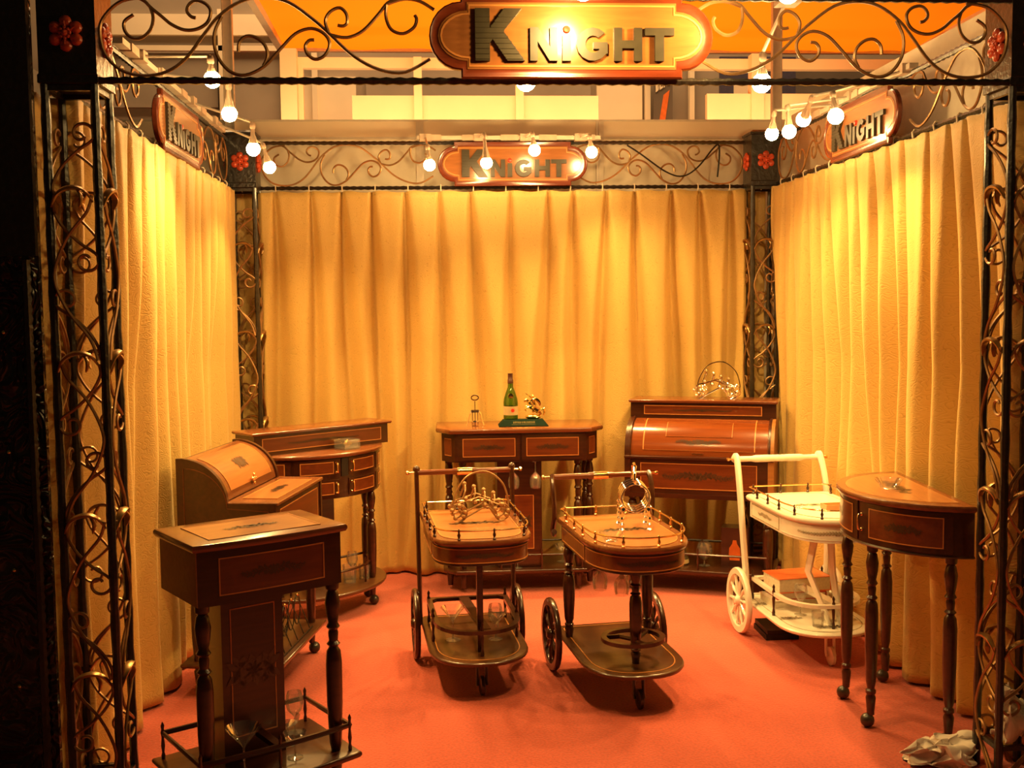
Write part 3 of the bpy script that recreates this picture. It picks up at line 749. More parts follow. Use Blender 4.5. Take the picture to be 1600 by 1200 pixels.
for a in range(4): m.sphere((k[0]+.016*math.cos(a*PI/2), k[1]-.004, k[2]+.016*math.sin(a*PI/2)), .007, 8, 5)
m.build('key_knob', 'brass', lp)
MB().layers([(-w2-.008, -.19), (w2+.008, -.19), (w2+.008, .0), (-w2-.008, .0)], [(0, .712), (0, .720), (-.004, .724)]).build('writing_ledge', 'top', E_)
inlay(E_, top_fn(.724), -.22, .22, -.165, -.035, 1, 'field', mot=.4, moth=.05)
inlay(E_, front_fn(-.18), -.24, .24, .525, .69, 1, mot=.5, moth=.05)
def side_fn(sx): return lambda u, v, d: (sx*(w2+.010+d), sx*u, v)
def arcside(sx):
    m = MB(); pts = [(-.155, .53), (.155, .53), (.155, .845)]+[(.155-.16*math.sin(PI/2*i/12), .70+.145*math.cos(PI/2*i/12)) for i in range(1, 13)]+[(-.155, .69)]
    m.tube([(sx*(w2+.0105), a, b) for a, b in pts], .0022, 4, closed=True); return m.build('inlay_line', 'veneer', E_)
arcside(-1); arcside(1)
for sx in (-1, 1):
    for sy in (-1, 1): leg(E_, sx*(w2-.035), sy*.14, .05, .50, .95)
MB().layers([(-w2-.01, -.19), (w2+.01, -.19), (w2+.01, .19), (-w2-.01, .19)], MOULD(.110, .128)).build('lower_shelf', 'shelf', E_)
MB().box(-.07, .07, -.02, .12, .128, .50).build('pedestal', 'wood', E_, smooth=False)
wr = thing('wire_rack', 'dark wire wine rack on the lower shelf of the left roll-top cabinet', 'wine rack'); place(wr, E_, -.02, -.115, .128)
m = MB()
for i in range(5):
    x = -.16+.08*i
    m.tube([(x+.04*math.cos(a*PI/8), 0, .085+.06*math.sin(a*PI/8)) for a in range(17)], .0025, 5)
    m.tube([(x, -.05, .01), (x, 0, .14), (x, .05, .01)], .0025, 5)
m.tube([(-.2, -.05, .004), (.2, -.05, .004)], .003, 5); m.tube([(-.2, .05, .004), (.2, .05, .004)], .003, 5); m.build('frame', 'iron', wr)
m = MB()
for i in range(5): m.sphere((-.16+.08*i, 0, .145), .007, 8, 5)
m.build('finial', 'brass', wr)

# --------- C: half-round bar with raised shelf in the back-left corner
C_ = thing('half_round_bar', 'half-round mahogany bar with raised back shelf in the left back corner', 'bar cabinet', (-.994, -.554, 0), .686, 'inlaid mahogany bar furniture')
hw, dp = .375, .335
def hr(hw, dp): return [(hw, 0), (-hw, 0)]+halfround(hw, dp, 30)[1:-1]
MB().layers(hr(hw, dp), MOULD(.750, .768)).build('top', 'top', C_)
MB().layers(hr(hw-.02, dp-.02), [(0, .565), (0, .750)]).build('case', 'wood', C_, ang=25)
fn, tot = half_fn(hw-.02, dp-.02)
for (u0, u1) in ((-.44, -.245), (-.225, -.03), (.03, .225), (.245, .44)):
    for v0, v1 in ((.575, .650), (.668, .742)):
        dr = MB().slab(fn, u0-.004, u1+.004, v0, v1, 0, .005, 8).build('drawer_front', 'wood', C_)
        f2 = lambda u, v, d: fn(u, v, d+.005)
        inlay(dr, f2, u0+.022, u1-.022, v0+.010, v1-.010, 8, mot=0)
        if abs(u0+u1) < .5: handle_pull(dr, f2, (u1-.010) if u1 < 0 else (u0+.010), (v0+v1)/2, .045)
MB().slab(fn, -.012, .024, .662, .745, -.003, .0045, 3).build('gap_shade', 'black', C_)  # black strip standing in for the shade inside the gap
MB().box(-.36, .36, -.165, -.005, .768, .860).build('raised_shelf_case', 'wood', C_, smooth=False)
MB().layers([(-.375, -.18), (.375, -.18), (.375, 0), (-.375, 0)], MOULD(.860, .874)).build('raised_shelf_top', 'top', C_)
inlay(C_, front_fn(-.165), -.32, .32, .785, .845, 1, mot=.6, moth=.02)
for sx in (-1, 1): leg(C_, sx*.25, -.17, .05, .565, 1.05); leg(C_, sx*.31, -.04, .05, .565, 1.0)
MB().box(-.055, .055, -.15, -.03, .13, .565).build('pedestal', 'wood', C_, smooth=False)
MB().layers(hr(hw+.015, dp-.01), MOULD(.112, .130)).build('lower_shelf', 'shelf', C_)
rp = halfround(.30, .245, 20, -.02)
rail_shelf(C_, rp, .130, .085, [rp[1], rp[5], rp[9], rp[14], rp[-2]], r=.006)

# --------- G: console table at the back
G_ = thing('console_table', 'two-drawer mahogany console table with canted corners against the back curtain', 'table', (.035, -.075, 0), -.01, 'inlaid mahogany bar furniture')
def cant(hw, d, c, b=0): return [(hw, 0), (-hw, 0), (-hw, -d+c), (-hw+c*.75, -d), (hw-c*.75, -d), (hw, -d+c)]
MB().layers(cant(.413, .375, .09), MOULD(.798, .820)).build('top', 'top', G_)
MB().layers(cant(.385, .350, .085), [(0, .655), (0, .798)]).build('case', 'wood', G_, smooth=False)
for sx in (-1, 1):
    dr = MB().box(sx*.155-.150, sx*.155+.150, -.356, -.349, .664, .790).build('drawer', 'wood', G_, smooth=False)
    inlay(dr, front_fn(-.356), sx*.155-.128, sx*.155+.128, .682, .772, 1, mot=.62, moth=.035)
    c0 = Vector((sx*.385, -.265)); c1 = Vector((sx*.321, -.35)); dv = (c1-c0)
    if sx < 0: f = lambda u, v, d, c0=c0, dv=dv: (c0.x+dv.x*u-.8*d, c0.y+dv.y*u-.6*d, v)
    else: f = lambda u, v, d, c0=c0, dv=dv: (c0.x+dv.x*(1-u)+.8*d, c0.y+dv.y*(1-u)-.6*d, v)
    inlay(G_, f, .25, .75, .685, .770, 1, mot=0)
    leg(G_, sx*.285, -.300, .02, .655, 1.05, False); leg(G_, sx*.352, -.215, .02, .655, 1.05, False); leg(G_, sx*.352, -.05, .02, .655, 1.0, False)
MB().box(-.115, .105, -.29, -.05, .12, .655).build('pedestal', 'wood', G_, smooth=False)
inlay(G_, front_fn(-.29), -.075, .065, .21, .48, 1, 'veneer', mot=.6, moth=.09)
MB().layers(cant(.385, .350, .085), MOULD(.098, .118)).build('lower_shelf', 'wood', G_)
rp = cant(.36, .33, .08)
rail_shelf(G_, rp, .118, .07, [rp[2], rp[3], rp[4], rp[5], (-.1, -.33), (.1, -.33)], r=.005)

# --------- F: roll-top cabinet in the right back corner
F_ = thing('rolltop_bar', 'wide roll-top bar cabinet with glossy curved lid in the right back corner', 'cabinet', (1.004, -.215, 0), -.37, 'inlaid mahogany bar furniture')
w2 = .358
MB().layers([(-w2-.008, -.20), (w2+.008, -.20), (w2+.008, .006), (-w2-.008, .006)], MOULD(.922, .938)).build('top', 'top', F_)
MB().box(-w2, w2, -.185, 0, .845, .922).build('upper_case', 'wood', F_, smooth=False)
inlay(F_, front_fn(-.185), -.29, .29, .862, .908, 1, mot=.5, moth=.02)
def lidF(u, v, d): return (u, -.165-(.175+d)*math.sin(v), .675+(.168+d)*math.cos(v))
lp = MB().slab(lidF, -w2+.03, w2-.03, .0, 1.56, -.01, .002, 1, 16).build('roll_lid', 'lidwood', F_)
inlay(lp, lambda u, v, d: lidF(u, v, d+.002), -.27, .27, .22, 1.40, 1, 'lidwood', mot=0, nv=14, lw=.005)
inlay(lp, lambda u, v, d: lidF(u, v, d+.004), -.16, .16, .45, 1.0, 1, 'lidwood', mot=0, nv=10, lw=.002)
mm = MB()
for pg in motif_polys(.22, .035): mm.add([lidF(a, 1.15+b/.17, .0066) for a, b in pg], [tuple(range(len(pg)))])
mm.build('marquetry', 'marq', lp, smooth=False)
MB().box(-.028, .028, -.345, -.338, .688, .693).build('brass_plate', 'brass', lp, smooth=False)
sp = [(-.352, .49), (.0, .49), (.0, .845), (-.165, .848)]+[(-.165-.186*math.sin(PI/2*i/12), .675+.176*math.cos(PI/2*i/12)) for i in range(1, 13)]
for sx in (-1, 1):
    extr([(a, b) for a, b in sp], sx*(w2-.014)-.014, sx*(w2-.014)+.014).build('side_panel', 'sidewood' if sx > 0 else 'wood', F_, ang=25)  # right side paler, its lamplit gold put into the wood colour
MB().tube([lidF(u, v, .004) for u, v in [(w2-.022, PI/2*i/12) for i in range(13)]], .009, 6).build('lid_moulding', 'wood', F_)
MB().tube([lidF(u, v, .004) for u, v in [(-w2+.022, PI/2*i/12) for i in range(13)]], .009, 6).build('lid_moulding', 'wood', F_)
MB().box(-w2+.028, w2-.028, -.345, -.01, .49, .675).build('lower_case', 'wood', F_, smooth=False)
MB().layers([(-w2, -.36), (w2, -.36), (w2, -.30), (-w2, -.30)], [(-.004, .660), (0, .664), (0, .672), (-.006, .676)]).build('case_moulding', 'wood', F_)
inlay(F_, front_fn(-.345), -.28, .28, .515, .640, 1, mot=.62, moth=.055)
MB().box(-w2, w2, -.352, .0, .470, .492).build('base_moulding', 'wood', F_, smooth=False)
for sx in (-1, 1):
    leg(F_, sx*(w2-.03), -.03, .05, .47, 1.1); leg(F_, sx*(w2-.03), -.30, .05, .47, 1.1)
MB().layers([(-w2-.005, -.37), (w2+.005, -.37), (w2+.005, .0), (-w2-.005, .0)], MOULD(.100, .122)).build('lower_shelf', 'wood', F_)
rp = [(-.33, -.345), (.33, -.345), (.33, -.02), (-.33, -.02)]
rail_shelf(F_, rp, .122, .075, rp+[(0, -.345)], r=.006)
MB().tube([(.05, -.345, .197), (-.02, -.02, .197)], .006, 6).build('rail_divider', 'wood', F_)

# --------- D: demilune table at the right
D_ = thing('demilune_table', 'half-round mahogany table on ball casters against the right curtain', 'table', (1.315, -2.10, 0), -1.654, 'inlaid mahogany bar furniture')
hw, dp = .36, .315
MB().layers(hr(hw, dp), MOULD(.760, .780)).build('top', 'top', D_)
i1, i2 = hr(.30, .255), hr(.285, .24)
i1 = [(a, b-.03) for a, b in i1]; i2 = [(a, b-.036) for a, b in i2]
MB().layers(i1, [(0, .7795), (0, .7812)]).build('inlay_line', 'line', D_, smooth=False)
MB().layers([(a*.985, b*.985-.001) for a, b in i1], [(0, .7798), (0, .7820)]).build('inlaid_panel', 'field', D_, smooth=False)
motif(top_fn(.7825), 0, -.13, .26, .08, 0, 'marquetry', 'marq', D_)
MB().layers(hr(hw-.018, dp-.018), [(0, .612), (.003, .616), (0, .622), (0, .760)]).build('case', 'wood', D_, ang=25)
fn, tot = half_fn(hw-.018, dp-.018)
for u0, u1 in ((-.445, -.345), (-.325, .10), (.115, .44)):
    dr = MB().slab(fn, u0, u1, .626, .756, 0, .004, 12).build('drawer_front', 'wood', D_)
    f2 = lambda u, v, d: fn(u, v, d+.004)
    inlay(dr, f2, u0+(.045 if u0 > -.4 else .012), u1-.028, .642, .740, 12, mot=.5 if u0 > -.4 else 0, moth=.04)
    handle_pull(dr, f2, u1-.012 if u1 < 0 else u0+.012, .69, .05)
for x, y in ((-.12, -.255), (.14, -.25), (-.29, -.06), (.315, -.06)): leg(D_, x, y, .05, .612, 1.0)

# --------- trolleys
def dshape(hw, yr, ys, yf, n=16, pw=2.4, rc=.02):     # flat rear, straight sides, bowed front; ccw from rear right
    pts = [(hw-rc, yr), (-hw+rc, yr), (-hw, yr-rc)]
    for i in range(n+1):
        a = PI*i/n; c, s = math.cos(a), math.sin(a)
        x = -hw*(abs(c)**(2/pw))*(1 if c >= 0 else -1); y = ys-(ys-yf)*(abs(s)**(2/pw))
        pts.append((x, y))
    pts.append((hw, yr-rc)); return pts
def path_fn(pts):        # mapping along an open path in plan
    P = [Vector(p) for p in pts]; s = [0]
    for i in range(len(P)-1): s.append(s[-1]+(P[i+1]-P[i]).length)
    def fn(u, v, d):
        q = min(max(u, 0), s[-1]-1e-6); i = max(k for k in range(len(P)-1) if s[k] <= q+1e-9)
        t = (q-s[i])/max(1e-9, s[i+1]-s[i]); p = P[i].lerp(P[i+1], t); tg = (P[i+1]-P[i]).normalized()
        return (p.x+tg.y*d, p.y-tg.x*d, v)
    return fn, s[-1]
def wheel_meshes(r, rim_mat, spoke_mat):
    m = MB(); ro, ri, w = r, r*.80, .011
    m.lathe([(ri, -w), (ro-.004, -w), (ro, -w*.5), (ro, w*.5), (ro-.004, w), (ri, w), (ri, -w)], 28, axis='x', caps=False)
    rim = m.mesh('wheel', rim_mat)
    hub = MB().lathe([(0, -.020), (.012, -.020), (.020, -.012), (.022, 0), (.020, .012), (.012, .020), (0, .020)], 14, axis='x').mesh('hub', spoke_mat)
    sp = MB().lathe([(.004, .018), (.0045, r*.30), (.008, r*.42), (.0085, r*.55), (.005, r*.66), (.0075, r*.72), (.005, r*.82)], 8).mesh('spoke', spoke_mat)
    return rim, hub, sp
def wheel(parent, mes, x, y, r, n=10):
    rim, hub, sp = mes
    o = link('wheel', rim, parent, (x, y, r)); link('hub', hub, o)
    for k in range(n): link('spoke', sp, o, (0, 0, 0), (k*2*PI/n+.2, 0, 0))
    return o
WR = .14
WM_D = wheel_meshes(WR, 'wood', 'wood'); WM_W = wheel_meshes(WR, 'white', 'white')
def front_caster(parent, y, mat_f, mat_w, ztop, r=.036):
    m = MB()
    for sx in (-1, 1): m.tube([(sx*.016, y, ztop), (sx*.017, y-.004, r*1.4), (sx*.017, y-.012, r)], .006, 6)
    m.box(-.022, .022, y-.016, y+.016, ztop-.014, ztop+.001)
    o = m.build('front_caster', mat_f, parent)
    MB().lathe([(0, -.009), (r*.8, -.009), (r, -.006), (r, .006), (r*.8, .009), (0, .009)], 18, (0, y-.012, r), 'x').build('caster_wheel', mat_w, o)
def gallery(parent, pts, z, h, nposts, rail='brass', pmat='wood'):
    MB().tube([(*p, z+h) for p in pts], .0032, 6, closed=True).build('brass_rail', rail, parent)
    P = [Vector(p) for p in pts]; P.append(P[0]); s = [0]
    for i in range(len(P)-1): s.append(s[-1]+(P[i+1]-P[i]).length)
    me = MB().lathe([(.0055, 0), (.0065, .005), (.0035, .009), (.0065, h*.55), (.0030, h*.8), (.005, h), (.0028, h+.006), (0, h+.008)], 8).mesh('rail_post', pmat)
    for k in range(nposts):
        q = s[-1]*(k+.5)/nposts; i = max(j for j in range(len(P)-1) if s[j] <= q)
        p = P[i].lerp(P[i+1], (q-s[i])/max(1e-9, s[i+1]-s[i])); link('rail_post', me, parent, (p.x, p.y, z))
def trolley(label, loc, th, kind):
    T = thing('serving_trolley', label, 'trolley', loc, th, 'serving trolleys in the middle of the booth')
    wh = kind == 'W'
    wd, tp, fld, ven = ('white',)*4 if wh else ('wood', 'top', 'field', 'veneer')
    ZT = .60; hw = .185
    yf, ys, pw = {'B1': (-.585, -.40, 3.0), 'B2': (-.585, -.36, 2.3), 'W': (-.585, -.34, 2.3)}[kind]
    out = dshape(hw, .03, ys, yf, 18, pw)
    MB().layers(out, [(-.012, ZT-.020), (-.004, ZT-.020), (0, ZT-.014), (0, ZT-.006), (-.004, ZT)]).build('tray', tp, T)
    inn = dshape(hw-.035, -.01, ys, yf+.035, 18, pw); MB().layers(inn, [(0, ZT-.002), (0, ZT+.0012)]).build('inlaid_panel', fld, T, smooth=False)
    in2 = dshape(hw-.039, -.014, ys, yf+.039, 18, pw); MB().ring(inn, in2, ZT, ZT+.0022).build('inlay_line', 'wdec' if wh else 'line', T, smooth=False)
    motif(top_fn(ZT+.002), 0, -.27, .20, .07, .0, 'marquetry', 'wdec' if wh else 'marq', T)
    ap = dshape(hw-.013, .015, ys, yf+.013, 18, pw)
    MB().layers(ap, [(-.003, ZT-.092), (0, ZT-.090), (0, ZT-.020)]).build('apron', wd, T, ang=25)
    fn, tot = path_fn(ap[2:]); a0 = (ap[2][1]-ys)
    nA = 24
    inlay(T, fn, .02, a0-.005, ZT-.082, ZT-.030, 1, ven, mot=.5 if wh else 0, moth=.025, linemat='wdec' if wh else 'line', motmat='wdec')
    inlay(T, fn, a0+.012, tot-a0-.012, ZT-.082, ZT-.030, nA, ven, mot=.38 if not wh else .62, moth=.026, linemat='white' if wh else 'line', motmat='wdec' if wh else 'marq')
    inlay(T, fn, tot-a0+.005, tot-.02, ZT-.082, ZT-.030, 1, ven, mot=0, linemat='wdec' if wh else 'line')
    if wh:
        m = MB()
        for q in (-.045, 0, .05): 
            for pg in [leafpts((0, 0), e*PI/3, .014, .006) for e in range(6)]: m.add([fn(tot/2+.07+q+a, ZT-.056+b, .0030) for a, b in pg], [tuple(range(len(pg)))])
        m.build('painted_roses', 'wrose', T, smooth=False)
    gp = dshape(hw-.012, .018, ys, yf+.012, 18, pw); gallery(T, gp, ZT, .034, 14, 'brass', 'brass' if kind == 'B2' else 'wood')
    # lower shelf
    ZS = .150
    so = dshape(hw+.0, .10, -.33, -.535, 18, 2.3)
    MB().layers(so, MOULD(ZS-.016, ZS)).build('lower_shelf', 'white' if wh else 'shelf', T)
    si = dshape(hw-.03, .07, -.33, -.505, 18, 2.3); si2 = dshape(hw-.034, .066, -.33, -.501, 18, 2.3)
    MB().ring(si, si2, ZS-.001, ZS+.0015).build('inlay_line', 'wdec' if wh else 'line', T, smooth=False)
    if wh:
        for cx_, cy_, sz in ((-.11, -.30, .10), (.08, -.36, .12), (0, -.44, .12), (.12, -.2, .1), (-.13, -.08, .1)): motif(top_fn(ZS+.002), cx_, cy_, sz, .05, 0, 'painted_garland', 'wdec', T)
    # wheels and axle
    for sx in (-1, 1): wheel(T, WM_W if wh else WM_D, sx*(hw+.022), .03, WR)
    MB().tube([(-hw-.02, .03, WR), (hw+.02, .03, WR)], .008, 8).build('axle', wd, T)
    front_caster(T, -.43, 'white' if wh else 'rubber', 'white' if wh else 'rubber', ZS-.016)
    # handles
    if kind == 'B2':
        for sx in (-1, 1):
            p = crom([(sx*(hw+.008), .055, .755), (sx*(hw+.012), .035, .735), (sx*(hw+.012), .015, .68), (sx*(hw+.010), .012, .61), (sx*(hw+.010), .035, .565), (sx*(hw+.010), .045, .545), (sx*(hw+.010), .030, .533), (sx*(hw+.010), .015, .545)], 5)
            MB().tube(p, .0125, 8, flat=.8).build('handle_arm', wd, T)
        yb, zb, hx = .055, .750, hw+.008
        for x, y, sc in ((-.155, -.05, 1.05), (.155, -.05, 1.05), (0, -.40, 1.05)): leg(T, x, y, ZS, ZT-.09, sc, False)
        m = MB(); rc = [(.115*math.cos(2*PI*i/32), -.37+.105*math.sin(2*PI*i/32)) for i in range(32)]; ri_ = [(.095*math.cos(2*PI*i/32), -.37+.086*math.sin(2*PI*i/32)) for i in range(32)]
        m.ring(rc, ri_, .225, .239)
        for aa in (.5, 2.6, 4.7):
            m.tube([(0, -.39, .232), (.05*math.cos(aa), -.37+.05*math.sin(aa), .232), (.10*math.cos(aa+.25), -.37+.09*math.sin(aa+.25), .232)], .0085, 6, flat=.8)
        m.build('bottle_ring', 'wood', T)
    else:
        for sx in (-1, 1):
            if kind == 'B1': p = [(sx*(hw+.008), .035, .765), (sx*(hw+.008), .030, .72), (sx*(hw+.006), .012, .4), (sx*(hw+.004), .0, .145)]
            else: p = crom([(sx*(hw+.004), .155, .730), (sx*(hw+.004), .135, .745), (sx*(hw+.005), .110, .732), (sx*(hw+.009), .065, .62), (sx*(hw+.004), .030, .4), (sx*(hw-.010), .012, .15)], 5)
            MB().tube(p, .0125 if kind == 'B1' else .018, 8, flat=.75).build('handle_post', wd, T)
            MB().sphere((sx*(hw+(.008 if kind == 'B1' else .004)), .035 if kind == 'B1' else .140, .766 if kind == 'B1' else .738), .0145, 10, 6).build('post_knob', wd, T)
        yb, zb, hx = (.035, .752, hw+.008) if kind == 'B1' else (.132, .735, hw+.003)
        if kind == 'B1':
            MB().box(-.011, .011, -.412, -.39, ZS, ZT-.09).build('front_post', wd, T, smooth=False)
        else:
            for sx in (-1, 1):
                MB().tube([(sx*.03, -.36, ZT-.09), (sx*.05-.02, -.38, .36), (sx*.02+.03, -.41, ZS)], [.030, .028, .024], 8, flat=.35).build('cross_board', wd, T)
        o1 = dshape(hw-.022, .02, -.28, -.475, 18, 2.3); o2 = dshape(hw-.042, .0, -.28, -.455, 18, 2.3)
        br = MB().ring(o1, o2, .232, .246).build('bottle_frame', wd, T, smooth=False)
        MB().add([(-.035, .01, .232), (.005, .01, .232), (.035, -.44, .232), (-.0, -.44, .232), (-.035, .01, .245), (.005, .01, .245), (.035, -.44, .245), (-.0, -.44, .245)], [(3,2,1,0),(4,5,6,7),(0,1,5,4),(1,2,6,5),(2,3,7,6),(3,0,4,7)]).build('divider', wd, br, smooth=False)
        pm = MB().lathe([(.006, 0), (.007, .012), (.004, .03), (.007, .07), (.004, .086), (.007, .098), (.004, .108), (.006, .118), (0, .13)], 8).mesh('frame_post', 'wood')
        for x, y in ((-.155, .008), (.155, .008), (0, -.462), (-.16, -.25), (.16, -.25)): link('frame_post', pm, T, (x, y, ZS))
    MB().lathe([(.011, -hx), (.011, -.05), (.0135, -.045), (.0135, .045), (.011, .05), (.011, hx)] if kind != 'W' else [(.013, -hx), (.012, -.12), (.016, -.10), (.016, -.05), (.014, 0), (.016, .05), (.016, .10), (.012, .12), (.013, hx)], 12, (0, yb, zb), 'x').build('handle_bar', 'white' if wh else 'veneer', T)
    MB().lathe([(.0145, -.03), (.016, -.02), (.0145, -.01), (.016, 0), (.0145, .01), (.016, .02), (.0145, .03)], 12, (0, yb, zb), 'x').build('grip_band', 'white' if wh else 'brass', T)
    for sx in (-1, 1): MB().lathe([(.004, 0), (.004, .018), (.008, .022), (.008, .030), (0, .034)], 8, axis='x').xf(Matrix.Translation((sx*(hx+.010), yb, zb)) @ Matrix.Diagonal((sx, 1, 1, 1))).build('brass_knob', 'brass', T)
    return T
B1 = trolley('mahogany serving trolley carrying a dark wire wine cradle, left of centre', (-.262, -1.355, 0), .09, 'B1')
B2 = trolley('mahogany serving trolley carrying a silver ring bottle holder, right of centre', (.268, -1.545, 0), .12, 'B2')
WT = trolley('white painted serving trolley with flower decoration', (1.120, -1.165, 0), .06, 'W')

# ------------------------------------------------------------------ glassware and small things
G_MART = [(.030, 0), (.031, .002), (.006, .006), (.003, .012), (.003, .075), (.006, .082), (.050, .135)]
G_WINE = [(.030, 0), (.031, .002), (.006, .006), (.0035, .012), (.0035, .065), (.010, .072), (.028, .092), (.034, .115), (.031, .145), (.027, .160)]
G_COUPE = [(.028, 0), (.029, .002), (.006, .006), (.003, .012), (.003, .055), (.012, .060), (.034, .072), (.042, .095)]
G_TUMB = [(.0, .004), (.024, .004), (.026, .0), (.030, .06), (.031, .075)]
G_BOWL = [(.0, .005), (.020, .004), (.026, .0), (.030, .010), (.044, .026), (.047, .032)]
G_BRANDY = [(.028, 0), (.029, .002), (.006, .006), (.0035, .012), (.0035, .03), (.014, .036), (.036, .058), (.042, .080), (.036, .108), (.028, .125)]
GM = {k: MB().shell(v, 18).mesh('drinking_glass', 'glass') for k, v in dict(mart=G_MART, wine=G_WINE, coupe=G_COUPE, tumb=G_TUMB, bowl=G_BOWL, brandy=G_BRANDY).items()}
def glass(kind, label, P, lx, ly, lz, flip=False, name='drinking_glass', sc=1.0, group='glassware on the furniture'):
    o = link(name, GM[kind]); tag(o, label, 'glass' if kind != 'bowl' else 'bowl', group); place(o, P, lx, ly, lz)
    o.scale = (sc, sc, -sc if flip else sc); return o
glass('mart', 'martini glass at the front left of the nearest cabinet shelf', A, -.085, -.105, .136)
glass('coupe', 'small stemmed glass behind the martini glass on the nearest cabinet shelf', A, .10, .01, .136, sc=.9)
glass('wine', 'wine glass by the shelf rail of the nearest cabinet', A, .155, .075, .136, sc=.8)
glass('coupe', 'low stemmed glass at the front right of the nearest cabinet shelf', A, .075, -.09, .136, sc=.8)
glass('tumb', 'short tumbler on the lower shelf of the half-round bar', C_, .12, -.17, .130, sc=1.1)
glass('wine', 'stemmed glass behind the rail on the lower shelf of the half-round bar', C_, .17, -.12, .130, sc=.8)
glass('tumb', 'tumbler farthest right behind the lower rail of the half-round bar', C_, .21, -.16, .130, sc=.9)
glass('mart', 'martini glass on the left of the lower shelf of the trolley with the wire cradle', B1, -.085, -.25, .150, sc=.95)
glass('wine', 'stemmed glass on the right of the lower shelf of the trolley with the wire cradle', B1, .075, -.27, .150, sc=.85)
glass('coupe', 'low stemmed glass behind the others on the trolley with the wire cradle', B1, .10, -.17, .150, sc=.9)
for x, y, l in ((-.085, -.24, 'left wine glass hanging upside down under the trolley with the silver holder'), (-.03, -.33, 'front wine glass hanging upside down under the trolley with the silver holder'), (.045, -.22, 'right wine glass hanging upside down under the trolley with the silver holder')):
    glass('wine', l, B2, x, y, .508, True, 'hanging_glass', .82)
for x, l in ((-.035, 'left of two glasses hanging upside down under the console table'), (.072, 'right of two glasses hanging upside down under the console table')):
    glass('wine', l, G_, x, -.325, .655, True, 'hanging_glass', .85)
glass('mart', 'stemmed glass in front of the console pedestal', G_, -.02, -.31, .118, sc=.75)
glass('coupe', 'stemmed glass on the right of the console lower shelf', G_, .215, -.2, .118, sc=.95)
glass('tumb', 'short glass on the left of the console lower shelf', G_, -.17, -.2, .118, sc=1.1)
glass('tumb', 'glass beside the left legs on the console lower shelf', G_, -.235, -.16, .118)
glass('brandy', 'brandy glass on the lower shelf of the right roll-top cabinet', F_, .02, -.25, .122, sc=.95)
glass('wine', 'wine glass inside the frame on the lower shelf of the white trolley', WT, -.05, -.26, .150, sc=.8)
glass('coupe', 'low glass on the lower shelf of the white trolley', WT, .02, -.33, .150, sc=.85)
glass('tumb', 'tumbler near the front of the white trolley shelf', WT, -.045, -.42, .150, sc=.8)
glass('bowl', 'small glass bowl on the half-round table at the right', D_, .02, -.16, .7825, name='glass_bowl')
glass('bowl', 'small crystal bowl at the front corner of the trolley with the silver holder', B2, -.10, -.44, .602, name='glass_bowl', sc=.9)
# crystal dish with brass piece on the half-round bar
cd = thing('crystal_dish', 'square crystal dish with a brass piece on the half-round bar', 'dish'); place(cd, C_, .085, -.225, .768)
m = MB(); q = [(-.042, -.042), (.042, -.042), (.042, .042), (-.042, .042)]; m.ring(q, [(a*.85, b*.85) for a, b in q], 0, .045); m.box(-.042, .042, -.042, .042, 0, .006); m.build('dish', 'glass', cd, smooth=False)
m = MB(); m.sphere((0, 0, .022), .016, 8, 6); m.tube([(-.02, 0, .02), (0, 0, .04), (.024, 0, .022)], .005, 6); m.tube([(0, -.02, .02), (0, 0, .04), (0, .02, .02)], .005, 6); m.build('brass_piece', 'gold', cd)
# corkscrew
ck = thing('corkscrew', 'chrome winged corkscrew standing on the console table', 'corkscrew'); place(ck, G_, -.218, -.235, .820)
MB().lathe([(.014, 0), (.018, .004), (.019, .022), (.014, .028)], 12).build('collar', 'silver', ck)
MB().box(-.018, .018, -.006, .006, .068, .082).build('bridge', 'silver', ck, smooth=False)
m = MB(); m.tube([(-.013, 0, .02), (-.013, 0, .075)], .003, 6); m.tube([(.013, 0, .02), (.013, 0, .075)], .003, 6); m.build('body_rods', 'silver', ck)
m = MB(); m.tube([(0, 0, .02), (0, 0, .125)], .0035, 6); m.build('shaft', 'silver', ck)
MB().tube([(.018*math.cos(a), 0, .142+.012*math.sin(a)) for a in [2*PI*i/14 for i in range(14)]], .004, 6, closed=True).build('top_ring', 'silver', ck)
for s in (-1, 1): MB().tube(crom([(s*.012, 0, .078), (s*.026, 0, .065), (s*.034, 0, .03), (s*.042, 0, .004)], 4), .0045, 6).build('lever', 'silver', ck)
# display base, bottle, gilt horse and rider
db = thing('display_base', 'dark green display plinth with gilt lettering on the console table', 'display base'); place(db, G_, .020, -.245, .820)
MB().layers([(-.122, -.055), (.122, -.055), (.122, .055), (-.122, .055)], [(0, 0), (0, .003), (-.022, .030), (-.024, .031)]).build('plinth', 'green', db, smooth=False)
m = MB(); rr = random.Random(5); x = -.052
while x < .052:
    w = rr.uniform(.004, .009); nx, nz = 0, 0
    f = lambda u, v: (u, -.0535+.0215*v-.0012, .004+.0262*v)
    m.add([f(x, .45), f(x+w, .45), f(x+w, .78), f(x, .78)], [(0, 1, 2, 3)]); x += w+.0025
m.add([(-.06, -.0535+.0215*.22-.0012, .004+.0262*.22), (.058, -.0535+.0215*.22-.0012, .004+.0262*.22), (.058, -.0535+.0215*.3-.0012, .004+.0262*.3), (-.06, -.0535+.0215*.3-.0012, .004+.0262*.3)], [(0, 1, 2, 3)])
m.build('gilt_lettering', 'gold', db, smooth=False)
bt = thing('brandy_bottle', 'green glass bottle with cream label standing on the green plinth', 'bottle'); place(bt, G_, -.040, -.225, .851)
MB().lathe([(0, .0), (.034, 0), (.036, .004), (.036, .085), (.033, .105), (.022, .138), (.014, .160), (.013, .182), (0, .182)], 20).build('glass_body', 'bottle', bt)
MB().shell([(.0364, .022), (.0364, .066)], 20).build('label', 'label', bt)
